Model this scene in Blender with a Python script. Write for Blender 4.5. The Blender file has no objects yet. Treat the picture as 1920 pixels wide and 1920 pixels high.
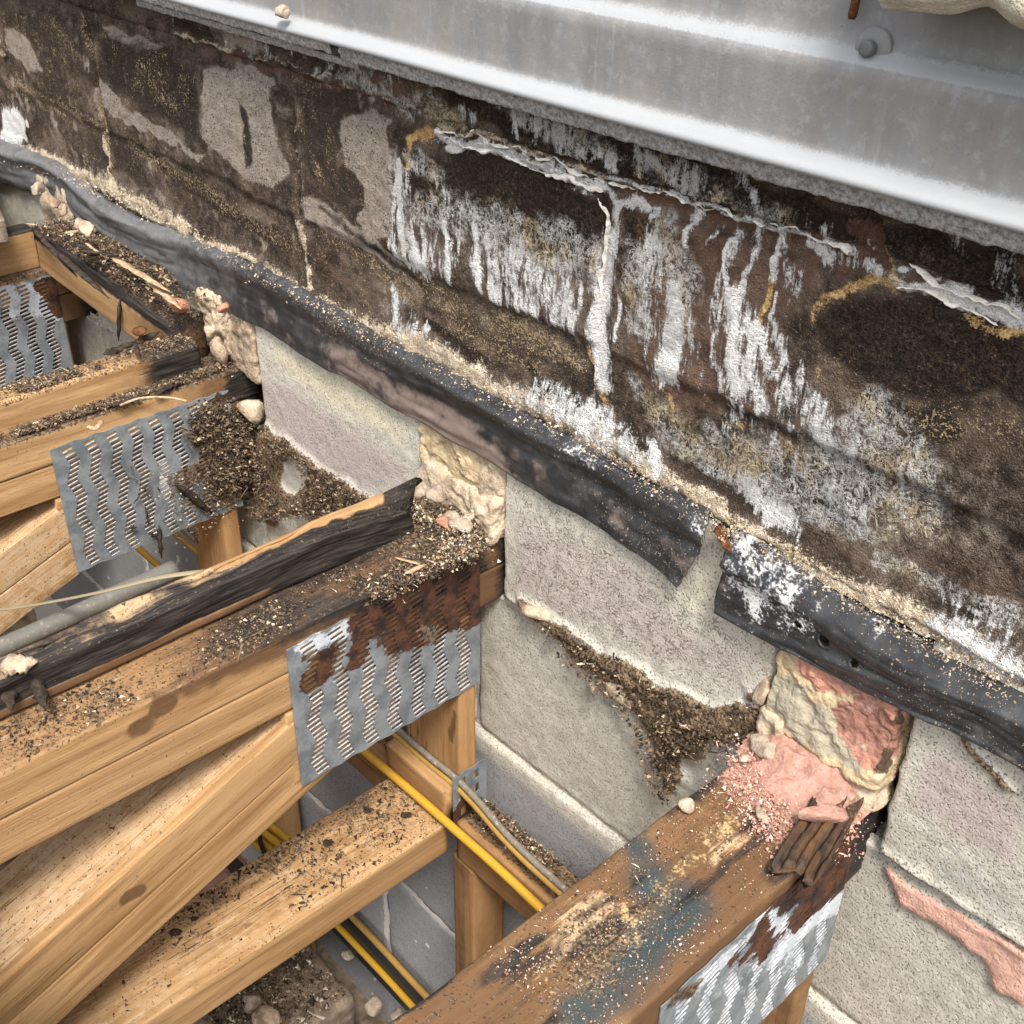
import bpy, math, random
import numpy as np
from mathutils import Matrix, Vector

# ------------------------------------------------------------------ units
S = 0.66          # survey unit (camera to wall distance) in metres
ZO = 2.85         # survey height offset so the void floor is near zero
rng = np.random.default_rng(7)
random.seed(7)
scene = bpy.context.scene
COL = scene.collection

# ------------------------------------------------------------------ camera
FOC = 2170.0
R = np.array([[0.6753, 0.7374, 0.0143], [0.4068, -0.3562, -0.8412], [-0.6152, 0.5739, -0.5405]])
U_, _s, Vt_ = np.linalg.svd(R)
R = U_ @ Vt_
CAM = np.array([0.0, -1.0, 0.0])
cd = bpy.data.cameras.new("camera")
cam = bpy.data.objects.new("camera", cd)
COL.objects.link(cam)
cd.sensor_width = 36.0
cd.lens = 36.0 * FOC / 1920.0
cd.clip_start = 0.01
cd.clip_end = 500
mw = Matrix.Identity(4)
for i, v in enumerate((R[0], -R[1], -R[2])):
    for j in range(3):
        mw[j][i] = v[j]
mw.translation = Vector((CAM[0] * S, CAM[1] * S, (CAM[2] + ZO) * S))
cam.matrix_world = mw
scene.camera = cam

# ------------------------------------------------------------------ light
SUN_EL, SUN_ROT = math.radians(57), math.radians(124)
world = bpy.data.worlds.new("World")
scene.world = world
world.use_nodes = True
wn = world.node_tree.nodes
wl = world.node_tree.links
bg = wn["Background"]
sky = wn.new("ShaderNodeTexSky")
sky.sky_type = 'NISHITA'
sky.sun_disc = False
sky.sun_elevation = SUN_EL
sky.sun_rotation = SUN_ROT
sky.air_density = 1.2
sky.dust_density = 3.5
sky.ozone_density = 0.6
hs = wn.new("ShaderNodeHueSaturation")   # overcast: the cloud layer takes most of the blue out
hs.inputs["Saturation"].default_value = 0.35
wl.new(sky.outputs[0], hs.inputs["Color"])
wl.new(hs.outputs[0], bg.inputs[0])
bg.inputs[1].default_value = 0.095
sd = bpy.data.lights.new("sun", 'SUN')
sd.energy = 1.5
sd.angle = math.radians(14)
sd.color = (1.0, 0.96, 0.9)
sun = bpy.data.objects.new("sun", sd)
COL.objects.link(sun)
_sv = Vector((math.sin(SUN_ROT) * math.cos(SUN_EL), math.cos(SUN_ROT) * math.cos(SUN_EL), math.sin(SUN_EL)))
sun.rotation_euler = _sv.to_track_quat('Z', 'Y').to_euler()
sun.location = (0, -2, 6)
scene.view_settings.view_transform = 'Standard'
scene.view_settings.look = 'None'
scene.view_settings.gamma = 1
scene.view_settings.use_curve_mapping = False
scene.view_settings.exposure = 1.72

# ------------------------------------------------------------------ survey helpers
def ray(px, py):
    return R.T @ np.array([(px - 960) / FOC, (py - 960) / FOC, 1.0])
def on(axis, val, px, py):
    d = ray(px, py)
    t = (val - CAM[axis]) / d[axis]
    return CAM + t * d
def oY(pts, y=0.0): return np.array([on(1, y, *p) for p in pts])
def oZ(pts, z): return np.array([on(2, z, *p) for p in pts])
def oX(pts, x): return np.array([on(0, x, *p) for p in pts])
def pxsize(P):
    P = np.asarray(P)
    return float(R[2] @ (P - CAM)) / FOC

# ------------------------------------------------------------------ numpy noise
def _h(ix, iy, iz, seed):
    n = (ix * 374761393 + iy * 668265263 + iz * 1274126177 + seed * 974634777) & 0xFFFFFFFF
    n = ((n ^ (n >> 13)) * 1274126177) & 0xFFFFFFFF
    n = (n ^ (n >> 16)) & 0xFFFF
    return n / 65535.0
def vnoise(P, seed=0):
    P = np.asarray(P, float)
    f = np.floor(P)
    t = P - f
    t = t * t * (3 - 2 * t)
    i = f.astype(np.int64)
    r = 0
    for a in (0, 1):
        wa = t[:, 0] if a else 1 - t[:, 0]
        for b in (0, 1):
            wb = t[:, 1] if b else 1 - t[:, 1]
            for c in (0, 1):
                wc = t[:, 2] if c else 1 - t[:, 2]
                r = r + wa * wb * wc * _h(i[:, 0] + a, i[:, 1] + b, i[:, 2] + c, seed)
    return r
def fbm(P, scale=1.0, oct=4, seed=0, rough=0.5):
    P = np.asarray(P, float) * scale
    a, s, r = 1.0, 0.0, 0
    for o in range(oct):
        r = r + a * vnoise(P, seed + o * 17)
        s += a
        a *= rough
        P = P * 2.03 + 11.3
    return r / s
def sst(x, lo, hi):
    t = np.clip((x - lo) / (hi - lo + 1e-9), 0, 1)
    return t * t * (3 - 2 * t)
def dseg(P, A, B):
    AB = B - A
    t = np.clip(((P - A) @ AB) / (AB @ AB + 1e-12), 0, 1)
    return np.linalg.norm(P - (A + t[:, None] * AB), axis=1), t
def dpoly(P, pts):
    d = None
    for a, b in zip(pts[:-1], pts[1:]):
        q, _ = dseg(P, a, b)
        d = q if d is None else np.minimum(d, q)
    if len(pts) == 1:
        d = np.linalg.norm(P - pts[0], axis=1)
    return d
def stroke(P, pts, r, soft=0.5):
    """1 inside radius r of the polyline, falling to 0 at r*(1+soft)"""
    return 1 - sst(dpoly(P, pts), r * (1 - soft), r * (1 + soft))
def sdpoly2(p, v):
    """signed distance (negative inside) of 2-D points to a polygon"""
    n = len(v)
    d = np.full(len(p), 1e9)
    s = np.ones(len(p))
    j = n - 1
    for i in range(n):
        e = v[j] - v[i]
        w = p - v[i]
        b = w - e * np.clip((w @ e) / (e @ e), 0, 1)[:, None]
        d = np.minimum(d, (b * b).sum(1))
        c1 = p[:, 1] >= v[i][1]
        c2 = p[:, 1] < v[j][1]
        c3 = e[0] * w[:, 1] > e[1] * w[:, 0]
        flip = (c1 & c2 & c3) | (~c1 & ~c2 & ~c3)
        s[flip] *= -1
        j = i
    return s * np.sqrt(d)
def region(P, poly3, ax, soft):
    return 1 - sst(sdpoly2(P[:, ax], poly3[:, ax]), -soft, soft)

# ------------------------------------------------------------------ objects
def link(o): COL.objects.link(o); return o
def W(P):
    P = np.asarray(P, float)
    return (P + np.array([0, 0, ZO])) * S
def tag(o, label=None, cat=None, group=None, kind=None):
    if label: o["label"] = label
    if cat: o["category"] = cat
    if group: o["group"] = group
    if kind: o["kind"] = kind
    return o
ROOTS = {}
def thing(name, base, label, cat, group=None, kind=None):
    o = bpy.data.objects.new(name, None)
    o.empty_display_size = 0.02
    o.location = W(base)
    link(o)
    tag(o, label, cat, group, kind)
    ROOTS[o.name] = np.asarray(base, float)
    o["_b"] = [float(c) for c in base]
    return o
def mesh(name, V, F, mat, parent=None, attrs=None, smooth=True, base=None):
    V = np.asarray(V, float)
    if parent is not None:
        b = np.array(parent["_b"])
    elif base is not None:
        b = np.asarray(base, float)
    else:
        b = (V.min(0) + V.max(0)) / 2
        b[2] = V[:, 2].min()
    me = bpy.data.meshes.new(name)
    F = [tuple(int(i) for i in f) for f in F] if not isinstance(F, np.ndarray) else F
    L = (V - b) * S
    if isinstance(F, np.ndarray):
        me.from_pydata(L.tolist(), [], F.tolist())
    else:
        me.from_pydata(L.tolist(), [], F)
    if smooth:
        me.polygons.foreach_set("use_smooth", [True] * len(me.polygons))
    for k, a in (attrs or {}).items():
        a = np.asarray(a, np.float32)
        if a.shape[1] == 3:
            at = me.attributes.new(k, 'FLOAT_VECTOR', 'POINT')
            at.data.foreach_set("vector", a.ravel())
        else:
            at = me.attributes.new(k, 'FLOAT_COLOR', 'POINT')
            at.data.foreach_set("color", a.ravel())
    me.update()
    me.materials.append(mat)
    o = bpy.data.objects.new(name, me)
    link(o)
    if parent is not None:
        o.parent = parent
    else:
        o.location = W(b)
    o["_b"] = [float(c) for c in b]
    return o
def solidify(o, t, off=0.0):
    m = o.modifiers.new("thickness", 'SOLIDIFY')
    m.thickness = t * S
    m.offset = off
    return o
def gridfaces(nu, nv, wrap=False):
    """quads for vertices indexed i*nv+j"""
    i = np.arange(nu - 1)[:, None]
    j = np.arange(nv if wrap else nv - 1)[None, :]
    j2 = (j + 1) % nv
    a = i * nv + j
    b = i * nv + j2
    c = (i + 1) * nv + j2
    d = (i + 1) * nv + j
    return np.stack([a, b, c, d], -1).reshape(-1, 4)
def C4(*ch):
    n = max(np.size(c) for c in ch)
    out = np.zeros((n, 4), np.float32)
    for k, c in enumerate(ch):
        out[:, k] = c
    return out

# ------------------------------------------------------------------ shader helper
class NT:
    def __init__(s, name, rough=0.8):
        s.m = bpy.data.materials.new(name)
        s.m.use_nodes = True
        s.t = s.m.node_tree
        s.b = s.t.nodes["Principled BSDF"]
        s.b.inputs["Roughness"].default_value = rough
        g = s.n("ShaderNodeNewGeometry")
        v = s.n("ShaderNodeVectorMath")
        v.operation = 'SCALE'
        s.t.links.new(g.outputs["Position"], v.inputs[0])
        v.inputs["Scale"].default_value = 1 / S
        s.P = v.outputs[0]
    def n(s, t): return s.t.nodes.new(t)
    def put(s, sock, v):
        if v is None: return
        if hasattr(v, "is_output"):
            s.t.links.new(v, sock)
        elif isinstance(v, (tuple, list)) and len(v) == 3 and sock.type == 'RGBA':
            sock.default_value = (*v, 1)
        else:
            sock.default_value = v
    def attr(s, name):
        a = s.n("ShaderNodeAttribute")
        a.attribute_name = name
        sp = s.n("ShaderNodeSeparateColor")
        s.t.links.new(a.outputs["Color"], sp.inputs[0])
        return sp.outputs[0], sp.outputs[1], sp.outputs[2], a.outputs["Alpha"]
    def avec(s, name):
        a = s.n("ShaderNodeAttribute")
        a.attribute_name = name
        return a.outputs["Vector"]
    def acol(s, name):
        a = s.n("ShaderNodeAttribute")
        a.attribute_name = name
        return a.outputs["Color"]
    def sc(s, v, k):
        m = s.n("ShaderNodeVectorMath")
        m.operation = 'MULTIPLY'
        s.put(m.inputs[0], v)
        m.inputs[1].default_value = k
        return m.outputs[0]
    def noise(s, v, scale, detail=3, rough=0.55, dist=0.0):
        n = s.n("ShaderNodeTexNoise")
        s.put(n.inputs["Vector"], v)
        n.inputs["Scale"].default_value = scale
        n.inputs["Detail"].default_value = detail
        n.inputs["Roughness"].default_value = rough
        n.inputs["Distortion"].default_value = dist
        return n.outputs[0]
    def vor(s, v, scale, feature='F1', rnd=1.0, out=0):
        n = s.n("ShaderNodeTexVoronoi")
        n.feature = feature
        s.put(n.inputs["Vector"], v)
        n.inputs["Scale"].default_value = scale
        n.inputs["Randomness"].default_value = rnd
        return n.outputs[out]
    def m(self, *a): pass
    def math(s, op, a, b=None, c=None, clamp=False):
        n = s.n("ShaderNodeMath")
        n.operation = op
        n.use_clamp = clamp
        s.put(n.inputs[0], a)
        s.put(n.inputs[1], b)
        s.put(n.inputs[2], c)
        return n.outputs[0]
    def mul(s, a, b): return s.math('MULTIPLY', a, b)
    def add(s, a, b): return s.math('ADD', a, b)
    def mad(s, a, b, c): return s.math('MULTIPLY_ADD', a, b, c)
    def ss(s, x, lo, hi):
        n = s.n("ShaderNodeMapRange")
        n.interpolation_type = 'SMOOTHSTEP'
        s.put(n.inputs[0], x)
        if lo > hi:
            n.inputs[1].default_value, n.inputs[2].default_value = hi, lo
            n.inputs[3].default_value, n.inputs[4].default_value = 1, 0
        else:
            n.inputs[1].default_value, n.inputs[2].default_value = lo, hi
        return n.outputs[0]
    def mix(s, f, a, b, mode='MIX'):
        n = s.n("ShaderNodeMix")
        n.data_type = 'RGBA'
        n.blend_type = mode
        s.put(n.inputs[0], f)
        s.put(n.inputs[6], a)
        s.put(n.inputs[7], b)
        return n.outputs[2]
    def bump(s, h, dist=0.002, strength=1.0, normal=None):
        n = s.n("ShaderNodeBump")
        n.inputs["Distance"].default_value = dist
        n.inputs["Strength"].default_value = strength
        s.put(n.inputs["Height"], h)
        if normal is not None: s.put(n.inputs["Normal"], normal)
        return n.outputs[0]
    def out(s, col, rough=None, normal=None, metal=None, spec=None):
        s.put(s.b.inputs["Base Color"], col)
        s.put(s.b.inputs["Roughness"], rough)
        s.put(s.b.inputs["Metallic"], metal)
        s.put(s.b.inputs["Normal"], normal)
        s.put(s.b.inputs["Specular IOR Level"], spec if spec is not None else 0.3)
        return s.m
NT.mat = None

def thr(N, mask, noise, amp, lo, hi):
    """threshold a soft painted mask with a fine noise so its edge breaks up"""
    k = N.mad(N.add(noise, -0.5), amp, mask)
    return N.ss(k, lo, hi)

# ---- upper wall: dense dark blockwork with efflorescence
def thr2(N, mask, n, amp, lo, hi):
    """as thr, but the mask also scales the noise so bare areas stay bare"""
    k = N.mad(N.add(n, -0.5), amp, mask)
    return N.mul(N.ss(k, lo, hi), N.ss(mask, 0.03, 0.22))
def mat_upper():
    N = NT("stained_blockwork", 0.9)
    wh, oc, pa, dk = N.attr("mA")
    tn, lc, cr, mo = N.attr("mB")
    P = N.P
    nf = N.noise(P, 520, 2, 0.6)
    ng = N.noise(P, 190, 3, 0.65)
    nm = N.noise(P, 38, 6, 0.72)
    nl = N.noise(P, 9, 6, 0.68)
    st = N.noise(N.sc(P, (85, 85, 17)), 1.0, 6, 0.7, 0.25)
    s2 = N.noise(N.sc(P, (220, 220, 40)), 1.0, 3, 0.7)
    mx = N.add(N.mul(nm, 0.4), N.add(N.mul(ng, 0.35), N.mul(nf, 0.25)))
    gx = N.add(N.mul(ng, 0.5), N.mul(nf, 0.5))
    c = N.mix(N.ss(N.add(N.mul(nl, 0.55), N.mul(nm, 0.45)), 0.36, 0.62), (0.020, 0.0135, 0.010), (0.155, 0.113, 0.086))
    c = N.mix(N.mul(N.ss(nl, 0.50, 0.68), 0.6), c, (0.21, 0.168, 0.135))
    c = N.mix(N.ss(gx, 0.52, 0.63), c, (0.028, 0.019, 0.014))
    c = N.mix(N.mul(N.ss(gx, 0.455, 0.36), 0.55), c, (0.33, 0.255, 0.19))
    # pale dry skin
    pf = thr2(N, pa, N.add(N.mul(mx, 0.6), N.mul(nl, 0.4)), 3.2, 0.36, 0.70)
    pcol = N.mix(N.ss(mx, 0.38, 0.62), (0.27, 0.22, 0.18), (0.56, 0.50, 0.43))
    pcol = N.mix(N.ss(gx, 0.51, 0.60), pcol, (0.065, 0.05, 0.04))
    pcol = N.mix(N.mul(N.ss(nm, 0.50, 0.64), 0.5), pcol, (0.15, 0.115, 0.088))
    c = N.mix(N.mul(pf, 0.92), c, pcol)
    # damp black areas
    df = thr2(N, dk, N.add(N.mul(mx, 0.6), N.mul(nl, 0.4)), 2.8, 0.30, 0.78)
    dcol = N.mix(N.ss(gx, 0.40, 0.60), (0.004, 0.0035, 0.0035), (0.050, 0.034, 0.024))
    dcol = N.mix(N.mul(N.ss(nl, 0.48, 0.62), N.ss(gx, 0.50, 0.60)), dcol, (0.11, 0.072, 0.042))
    dcol = N.mix(N.ss(gx, 0.60, 0.68), dcol, (0.23, 0.165, 0.10))
    c = N.mix(N.mul(df, 0.95), c, dcol)
    mf = thr2(N, mo, mx, 1.8, 0.34, 0.72)
    c = N.mix(N.mul(mf, 0.85), c, N.mix(N.ss(mx, 0.36, 0.64), (0.075, 0.038, 0.025), (0.20, 0.125, 0.092)))
    tf = thr2(N, tn, gx, 4.2, 0.62, 0.98)
    c = N.mix(N.mul(tf, 0.85), c, N.mix(nm, (0.30, 0.215, 0.115), (0.60, 0.47, 0.29)))
    of = thr2(N, oc, mx, 2.6, 0.42, 0.78)
    c = N.mix(N.mul(of, 0.9), c, N.mix(N.ss(mx, 0.4, 0.6), (0.36, 0.185, 0.055), (0.72, 0.50, 0.23)))
    crf = thr2(N, cr, mx, 3.0, 0.42, 0.78)
    crc = N.mix(N.ss(mx, 0.36, 0.62), (0.34, 0.235, 0.14), (0.80, 0.69, 0.53))
    c = N.mix(N.mul(crf, 0.94), c, crc)
    # lace: thin wandering ridges of salt
    n1 = N.noise(P, 58, 5, 0.72, 0.7)
    n2 = N.noise(N.sc(P, (120, 120, 85)), 1.0, 4, 0.7, 0.3)
    r1 = N.ss(N.math('ABSOLUTE', N.add(n1, -0.5)), 0.042, 0.006)
    r2 = N.ss(N.math('ABSOLUTE', N.add(n2, -0.5)), 0.060, 0.010)
    r3 = N.mul(N.ss(N.math('ABSOLUTE', N.add(st, -0.5)), 0.018, 0.003), 0.6)
    rr = N.math('MAXIMUM', N.math('MAXIMUM', N.mul(r1, 0.9), N.mul(r2, N.ss(nm, 0.42, 0.58))), r3)
    rr = N.math('MAXIMUM', rr, N.mul(N.ss(gx, 0.55, 0.63), 0.55))
    lf = N.mul(rr, thr2(N, lc, N.add(N.mul(nl, 0.4), N.mul(nm, 0.6)), 2.6, 0.20, 0.70))
    lcol = N.mix(N.ss(N.noise(P, 14, 3), 0.46, 0.64), (0.78, 0.76, 0.73), (0.70, 0.58, 0.38))
    c = N.mix(N.mul(lf, 0.92), c, lcol)
    # powdery salt, streaked downwards
    wn_ = N.add(N.add(N.mul(st, 0.46), N.mul(nm, 0.14)), N.add(N.mul(s2, 0.20), N.mul(gx, 0.20)))
    wf = thr2(N, wh, wn_, 4.2, 0.36, 0.70)
    wcol = N.mix(N.ss(N.add(N.mul(mx, 0.5), N.mul(gx, 0.5)), 0.38, 0.60), (0.62, 0.605, 0.60), (0.88, 0.865, 0.84))
    wcol = N.mix(N.mul(N.ss(wh, 0.55, 0.9), 0.7), wcol, (0.90, 0.885, 0.86))
    wcol = N.mix(N.mul(N.ss(gx, 0.57, 0.66), 0.5), wcol, (0.20, 0.16, 0.14))
    wf = N.mul(wf, N.mad(N.ss(gx, 0.38, 0.54), 0.20, 0.78))
    c = N.mix(wf, c, wcol)
    # stray salt films and pin-holes
    film = N.mul(N.ss(N.add(N.mul(st, 0.5), N.mul(nl, 0.5)), 0.56, 0.70), N.ss(gx, 0.46, 0.58))
    c = N.mix(N.mul(film, 0.35), c, (0.50, 0.46, 0.42))
    c = N.mix(N.mul(N.ss(nf, 0.70, 0.77), 0.7), c, (0.018, 0.013, 0.011))
    h = N.add(N.mul(nf, 0.9), N.add(N.mul(nm, 1.0), N.mul(ng, 0.9)))
    h = N.add(h, N.add(N.mul(wf, 0.4), N.add(N.mul(lf, 0.6), N.mul(crf, 0.5))))
    return N.out(c, 0.92, N.bump(h, 0.0040, 1.0), spec=0.15)

# ---- lower wall: pale fair-faced blocks
def mat_lower():
    N = NT("pale_blockwork", 0.9)
    pu, br, di, pk = N.attr("mA")
    ck, ye, gr, wt = N.attr("mB")
    P = N.P
    nf = N.noise(P, 240, 3, 0.6)
    nm = N.noise(P, 45, 5, 0.65)
    nl = N.noise(P, 6, 4, 0.6)
    c = N.mix(N.ss(nm, 0.3, 0.7), (0.40, 0.372, 0.31), (0.60, 0.565, 0.485))
    c = N.mix(N.mul(N.ss(nl, 0.35, 0.65), 0.6), c, (0.50, 0.46, 0.385))
    c = N.mix(thr(N, gr, nm, 0.5, 0.3, 0.8), c, N.mix(nm, (0.27, 0.265, 0.27), (0.40, 0.39, 0.385)))
    c = N.mix(N.mul(thr(N, pu, nm, 0.8, 0.2, 0.95), 0.85), c, N.mix(nm, (0.30, 0.235, 0.225), (0.50, 0.41, 0.385)))
    c = N.mix(N.mul(thr(N, ye, nm, 0.7, 0.3, 0.8), 0.8), c, N.mix(nm, (0.56, 0.50, 0.34), (0.68, 0.62, 0.46)))
    pores = N.math('MAXIMUM', N.ss(N.vor(P, 150), 0.26, 0.10), N.ss(N.noise(P, 310, 2), 0.58, 0.68))
    c = N.mix(N.mul(pores, N.mad(N.ss(nl, 0.3, 0.6), 0.35, 0.35)), c, (0.09, 0.085, 0.075))
    # crazed surface
    Pv = N.n("ShaderNodeVectorMath")
    Pv.operation = 'ADD'
    nz = N.n("ShaderNodeTexNoise")
    N.t.links.new(P, nz.inputs["Vector"])
    nz.inputs["Scale"].default_value = 60
    nz.inputs["Detail"].default_value = 4
    sc_ = N.sc(nz.outputs[1], (0.028, 0.028, 0.028))
    N.t.links.new(P, Pv.inputs[0])
    N.t.links.new(sc_, Pv.inputs[1])
    cra = N.ss(N.vor(Pv.outputs[0], 118, 'DISTANCE_TO_EDGE'), 0.10, 0.0)
    crk = N.mul(N.mul(cra, N.ss(N.noise(P, 55, 4), 0.42, 0.6)), thr(N, ck, nm, 1.6, 0.3, 0.9))
    c = N.mix(N.mul(crk, 0.75), c, (0.12, 0.085, 0.07))
    c = N.mix(thr(N, wt, nm, 0.9, 0.4, 0.7), c, (0.72, 0.68, 0.64))
    c = N.mix(thr(N, pk, N.add(N.mul(nm, 0.5), N.mul(nf, 0.5)), 1.2, 0.42, 0.62), c, N.mix(nm, (0.50, 0.27, 0.20), (0.70, 0.45, 0.36)))
    bf = thr(N, br, N.add(N.mul(nm, 0.5), N.mul(nf, 0.5)), 1.6, 0.45, 0.8)
    c = N.mix(N.mul(bf, 0.85), c, N.mix(nm, (0.16, 0.10, 0.06), (0.42, 0.31, 0.20)))
    df = thr(N, di, N.add(N.mul(nm, 0.5), N.mul(nf, 0.5)), 1.5, 0.45, 0.65)
    dcol = N.mix(N.ss(nf, 0.4, 0.6), (0.05, 0.035, 0.022), (0.27, 0.19, 0.12))
    c = N.mix(df, c, dcol)
    h = N.add(N.mul(nf, 0.8), N.mul(nm, 0.8))
    h = N.add(h, N.add(N.mul(pores, -0.5), N.mul(crk, -0.8)))
    h = N.add(h, N.mul(df, 0.8))
    return N.out(c, 0.92, N.bump(h, 0.0018, 0.8), spec=0.15)

# ---- timber
def mat_wood(name, dark, light, tint):
    N = NT(name, 0.75)
    ch, stn, du, pl = N.attr("mA")
    bl, yl, pk, kn = N.attr("mB")
    g = N.avec("gc")
    P = N.P
    g1 = N.sc(g, (2.6, 42, 42))
    g2 = N.sc(g, (14, 260, 260))
    n1 = N.noise(g1, 1.0, 6, 0.68, 0.8)
    n2 = N.noise(g2, 1.0, 4, 0.7)
    nm = N.noise(P, 45, 5, 0.65)
    nf = N.noise(P, 230, 3, 0.6)
    # rings
    w = N.n("ShaderNodeTexWave")
    w.wave_type = 'BANDS'
    w.bands_direction = 'Y'
    N.t.links.new(N.sc(g, (0.9, 14, 11)), w.inputs["Vector"])
    w.inputs["Scale"].default_value = 1.4
    w.inputs["Distortion"].default_value = 7.0
    w.inputs["Detail"].default_value = 3
    w.inputs["Detail Scale"].default_value = 0.5
    ring = w.outputs[1]
    c = N.mix(N.ss(n1, 0.32, 0.68), dark, light)
    c = N.mix(N.mul(N.ss(ring, 0.55, 1.0), 0.35), c, tint)
    c = N.mix(N.mul(N.ss(n2, 0.5, 0.72), 0.45), c, tint)
    c = N.mix(N.mul(N.ss(N.noise(P, 5, 3), 0.45, 0.7), 0.3), c, (0.34, 0.22, 0.115))
    # drying splits
    cn = N.noise(N.sc(g, (1.1, 34, 34)), 1.0, 3, 0.55, 0.3)
    split = N.mul(N.ss(N.math('ABSOLUTE', N.add(cn, -0.5)), 0.011, 0.003), N.ss(N.noise(N.sc(g, (2.0, 9, 9)), 1.0, 3), 0.56, 0.64))
    c = N.mix(N.mul(split, 0.85), c, (0.045, 0.024, 0.012))
    # knots
    c = N.mix(N.ss(kn, 0.35, 0.75), c, N.mix(nm, (0.09, 0.045, 0.02), (0.19, 0.105, 0.05)))
    # wet / red-brown stain
    sf = thr(N, stn, N.add(N.mul(n1, 0.6), N.mul(nm, 0.4)), 1.1, 0.3, 0.85)
    c = N.mix(N.mul(sf, 0.9), c, N.mix(n2, (0.048, 0.023, 0.011), (0.155, 0.080, 0.040)))
    # weathered pale
    pf = thr(N, pl, N.add(N.mul(n2, 0.5), N.mul(nm, 0.5)), 1.6, 0.45, 0.75)
    c = N.mix(pf, c, N.mix(n2, (0.35, 0.235, 0.135), (0.56, 0.405, 0.245)))
    bf = N.mul(thr(N, bl, N.add(N.mul(nm, .5), N.mul(n1, .5)), 0.6, 0.05, 0.95), N.ss(bl, .02, .25))
    c = N.mix(N.mul(bf, 0.80), c, N.mix(n1, (0.010, 0.030, 0.040), (0.026, 0.066, 0.080)))
    # char
    cf = thr(N, ch, N.add(N.mul(n1, 0.45), N.add(N.mul(n2, 0.25), N.mul(nm, 0.3))), 1.3, 0.42, 0.68)
    c = N.mix(cf, c, N.mix(N.ss(n2, 0.35, 0.75), (0.009, 0.008, 0.008), (0.062, 0.050, 0.042)))
    yf = N.mul(thr(N, yl, N.add(N.mul(nm, 0.6), N.mul(nf, 0.4)), 2.4, 0.38, 0.75), N.ss(yl, .03, .2))
    c = N.mix(N.mul(yf, 0.85), c, N.mix(N.ss(nm, .35, .65), (0.20, 0.13, 0.055), (0.60, 0.43, 0.21)))
    kf = thr(N, pk, N.add(N.mul(nm, 0.35), N.mul(nf, 0.65)), 1.5, 0.45, 0.62)
    c = N.mix(kf, c, N.mix(nm, (0.30, 0.155, 0.115), (0.44, 0.265, 0.21)))
    # specks of dirt
    spn = N.noise(P, 270, 2, 0.5)
    sp2 = N.noise(P, 120, 2, 0.5)
    f1 = N.ss(N.mad(N.add(du, -0.5), 0.30, spn), 0.60, 0.64)
    f2 = N.ss(N.mad(N.add(du, -0.5), 0.22, sp2), 0.66, 0.69)
    f3 = thr(N, du, N.add(N.mul(nm, 0.5), N.mul(nf, 0.5)), 1.1, 0.72, 0.95)
    f = N.mul(N.math('MAXIMUM', N.math('MAXIMUM', f1, f2), f3), N.ss(du, 0.02, 0.2))
    dcol = N.mix(N.ss(nf, 0.45, 0.6), (0.035, 0.024, 0.016), (0.20, 0.14, 0.09))
    c = N.mix(N.mul(f, 0.9), c, dcol)
    h = N.add(N.add(N.mul(n2, 0.7), N.mul(nm, 0.35)), N.mul(split, -0.5))
    h = N.add(h, N.add(N.mul(cf, N.mul(n1, 1.2)), N.mul(f, 0.5)))
    h = N.add(h, N.add(N.mul(yf, 0.5), N.mul(kf, 0.8)))
    rough = N.mad(cf, -0.15, 0.75)
    return N.out(c, rough, N.bump(h, 0.0013, 0.7), spec=0.22)

def mat_galv():
    N = NT("galvanised_nail_plate", 0.5)
    ru, wt, bk, _ = N.attr("mA")
    P = N.P
    nm = N.noise(P, 42, 5, 0.65)
    nf = N.noise(P, 190, 3, 0.6)
    sp = N.noise(P, 24, 4, 0.7, 0.4)
    c = N.mix(N.ss(sp, 0.36, 0.64), (0.145, 0.162, 0.176), (0.255, 0.275, 0.288))
    c = N.mix(N.mul(N.ss(nf, 0.58, 0.7), 0.4), c, (0.32, 0.335, 0.35))
    c = N.mix(N.mul(N.ss(nm, 0.5, 0.7), 0.5), c, (0.25, 0.26, 0.25))
    wf = thr(N, wt, N.add(N.mul(nm, 0.6), N.mul(nf, 0.4)), 1.5, 0.45, 0.75)
    c = N.mix(wf, c, N.mix(nm, (0.34, 0.365, 0.40), (0.60, 0.62, 0.65)))
    rf = thr(N, ru, N.add(N.mul(nm, 0.7), N.mul(nf, 0.3)), 1.3, 0.44, 0.56)
    c = N.mix(rf, c, N.mix(N.ss(nm, 0.35, 0.65), (0.015, 0.007, 0.005), (0.085, 0.032, 0.014)))
    bf = thr(N, bk, N.add(N.mul(nm, 0.5), N.mul(nf, 0.5)), 1.3, 0.45, 0.6)
    c = N.mix(bf, c, N.mix(N.ss(nf, 0.4, 0.6), (0.03, 0.02, 0.014), (0.16, 0.11, 0.07)))
    dull = N.math('MAXIMUM', N.math('MAXIMUM', rf, wf), bf)
    h = N.add(N.mul(N.add(nm, nf), dull), N.mul(nf, 0.1))
    return N.out(c, N.mad(dull, 0.4, 0.48), N.bump(h, 0.0012, 0.7), N.mad(dull, -0.25, 0.25), 0.4)

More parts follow.
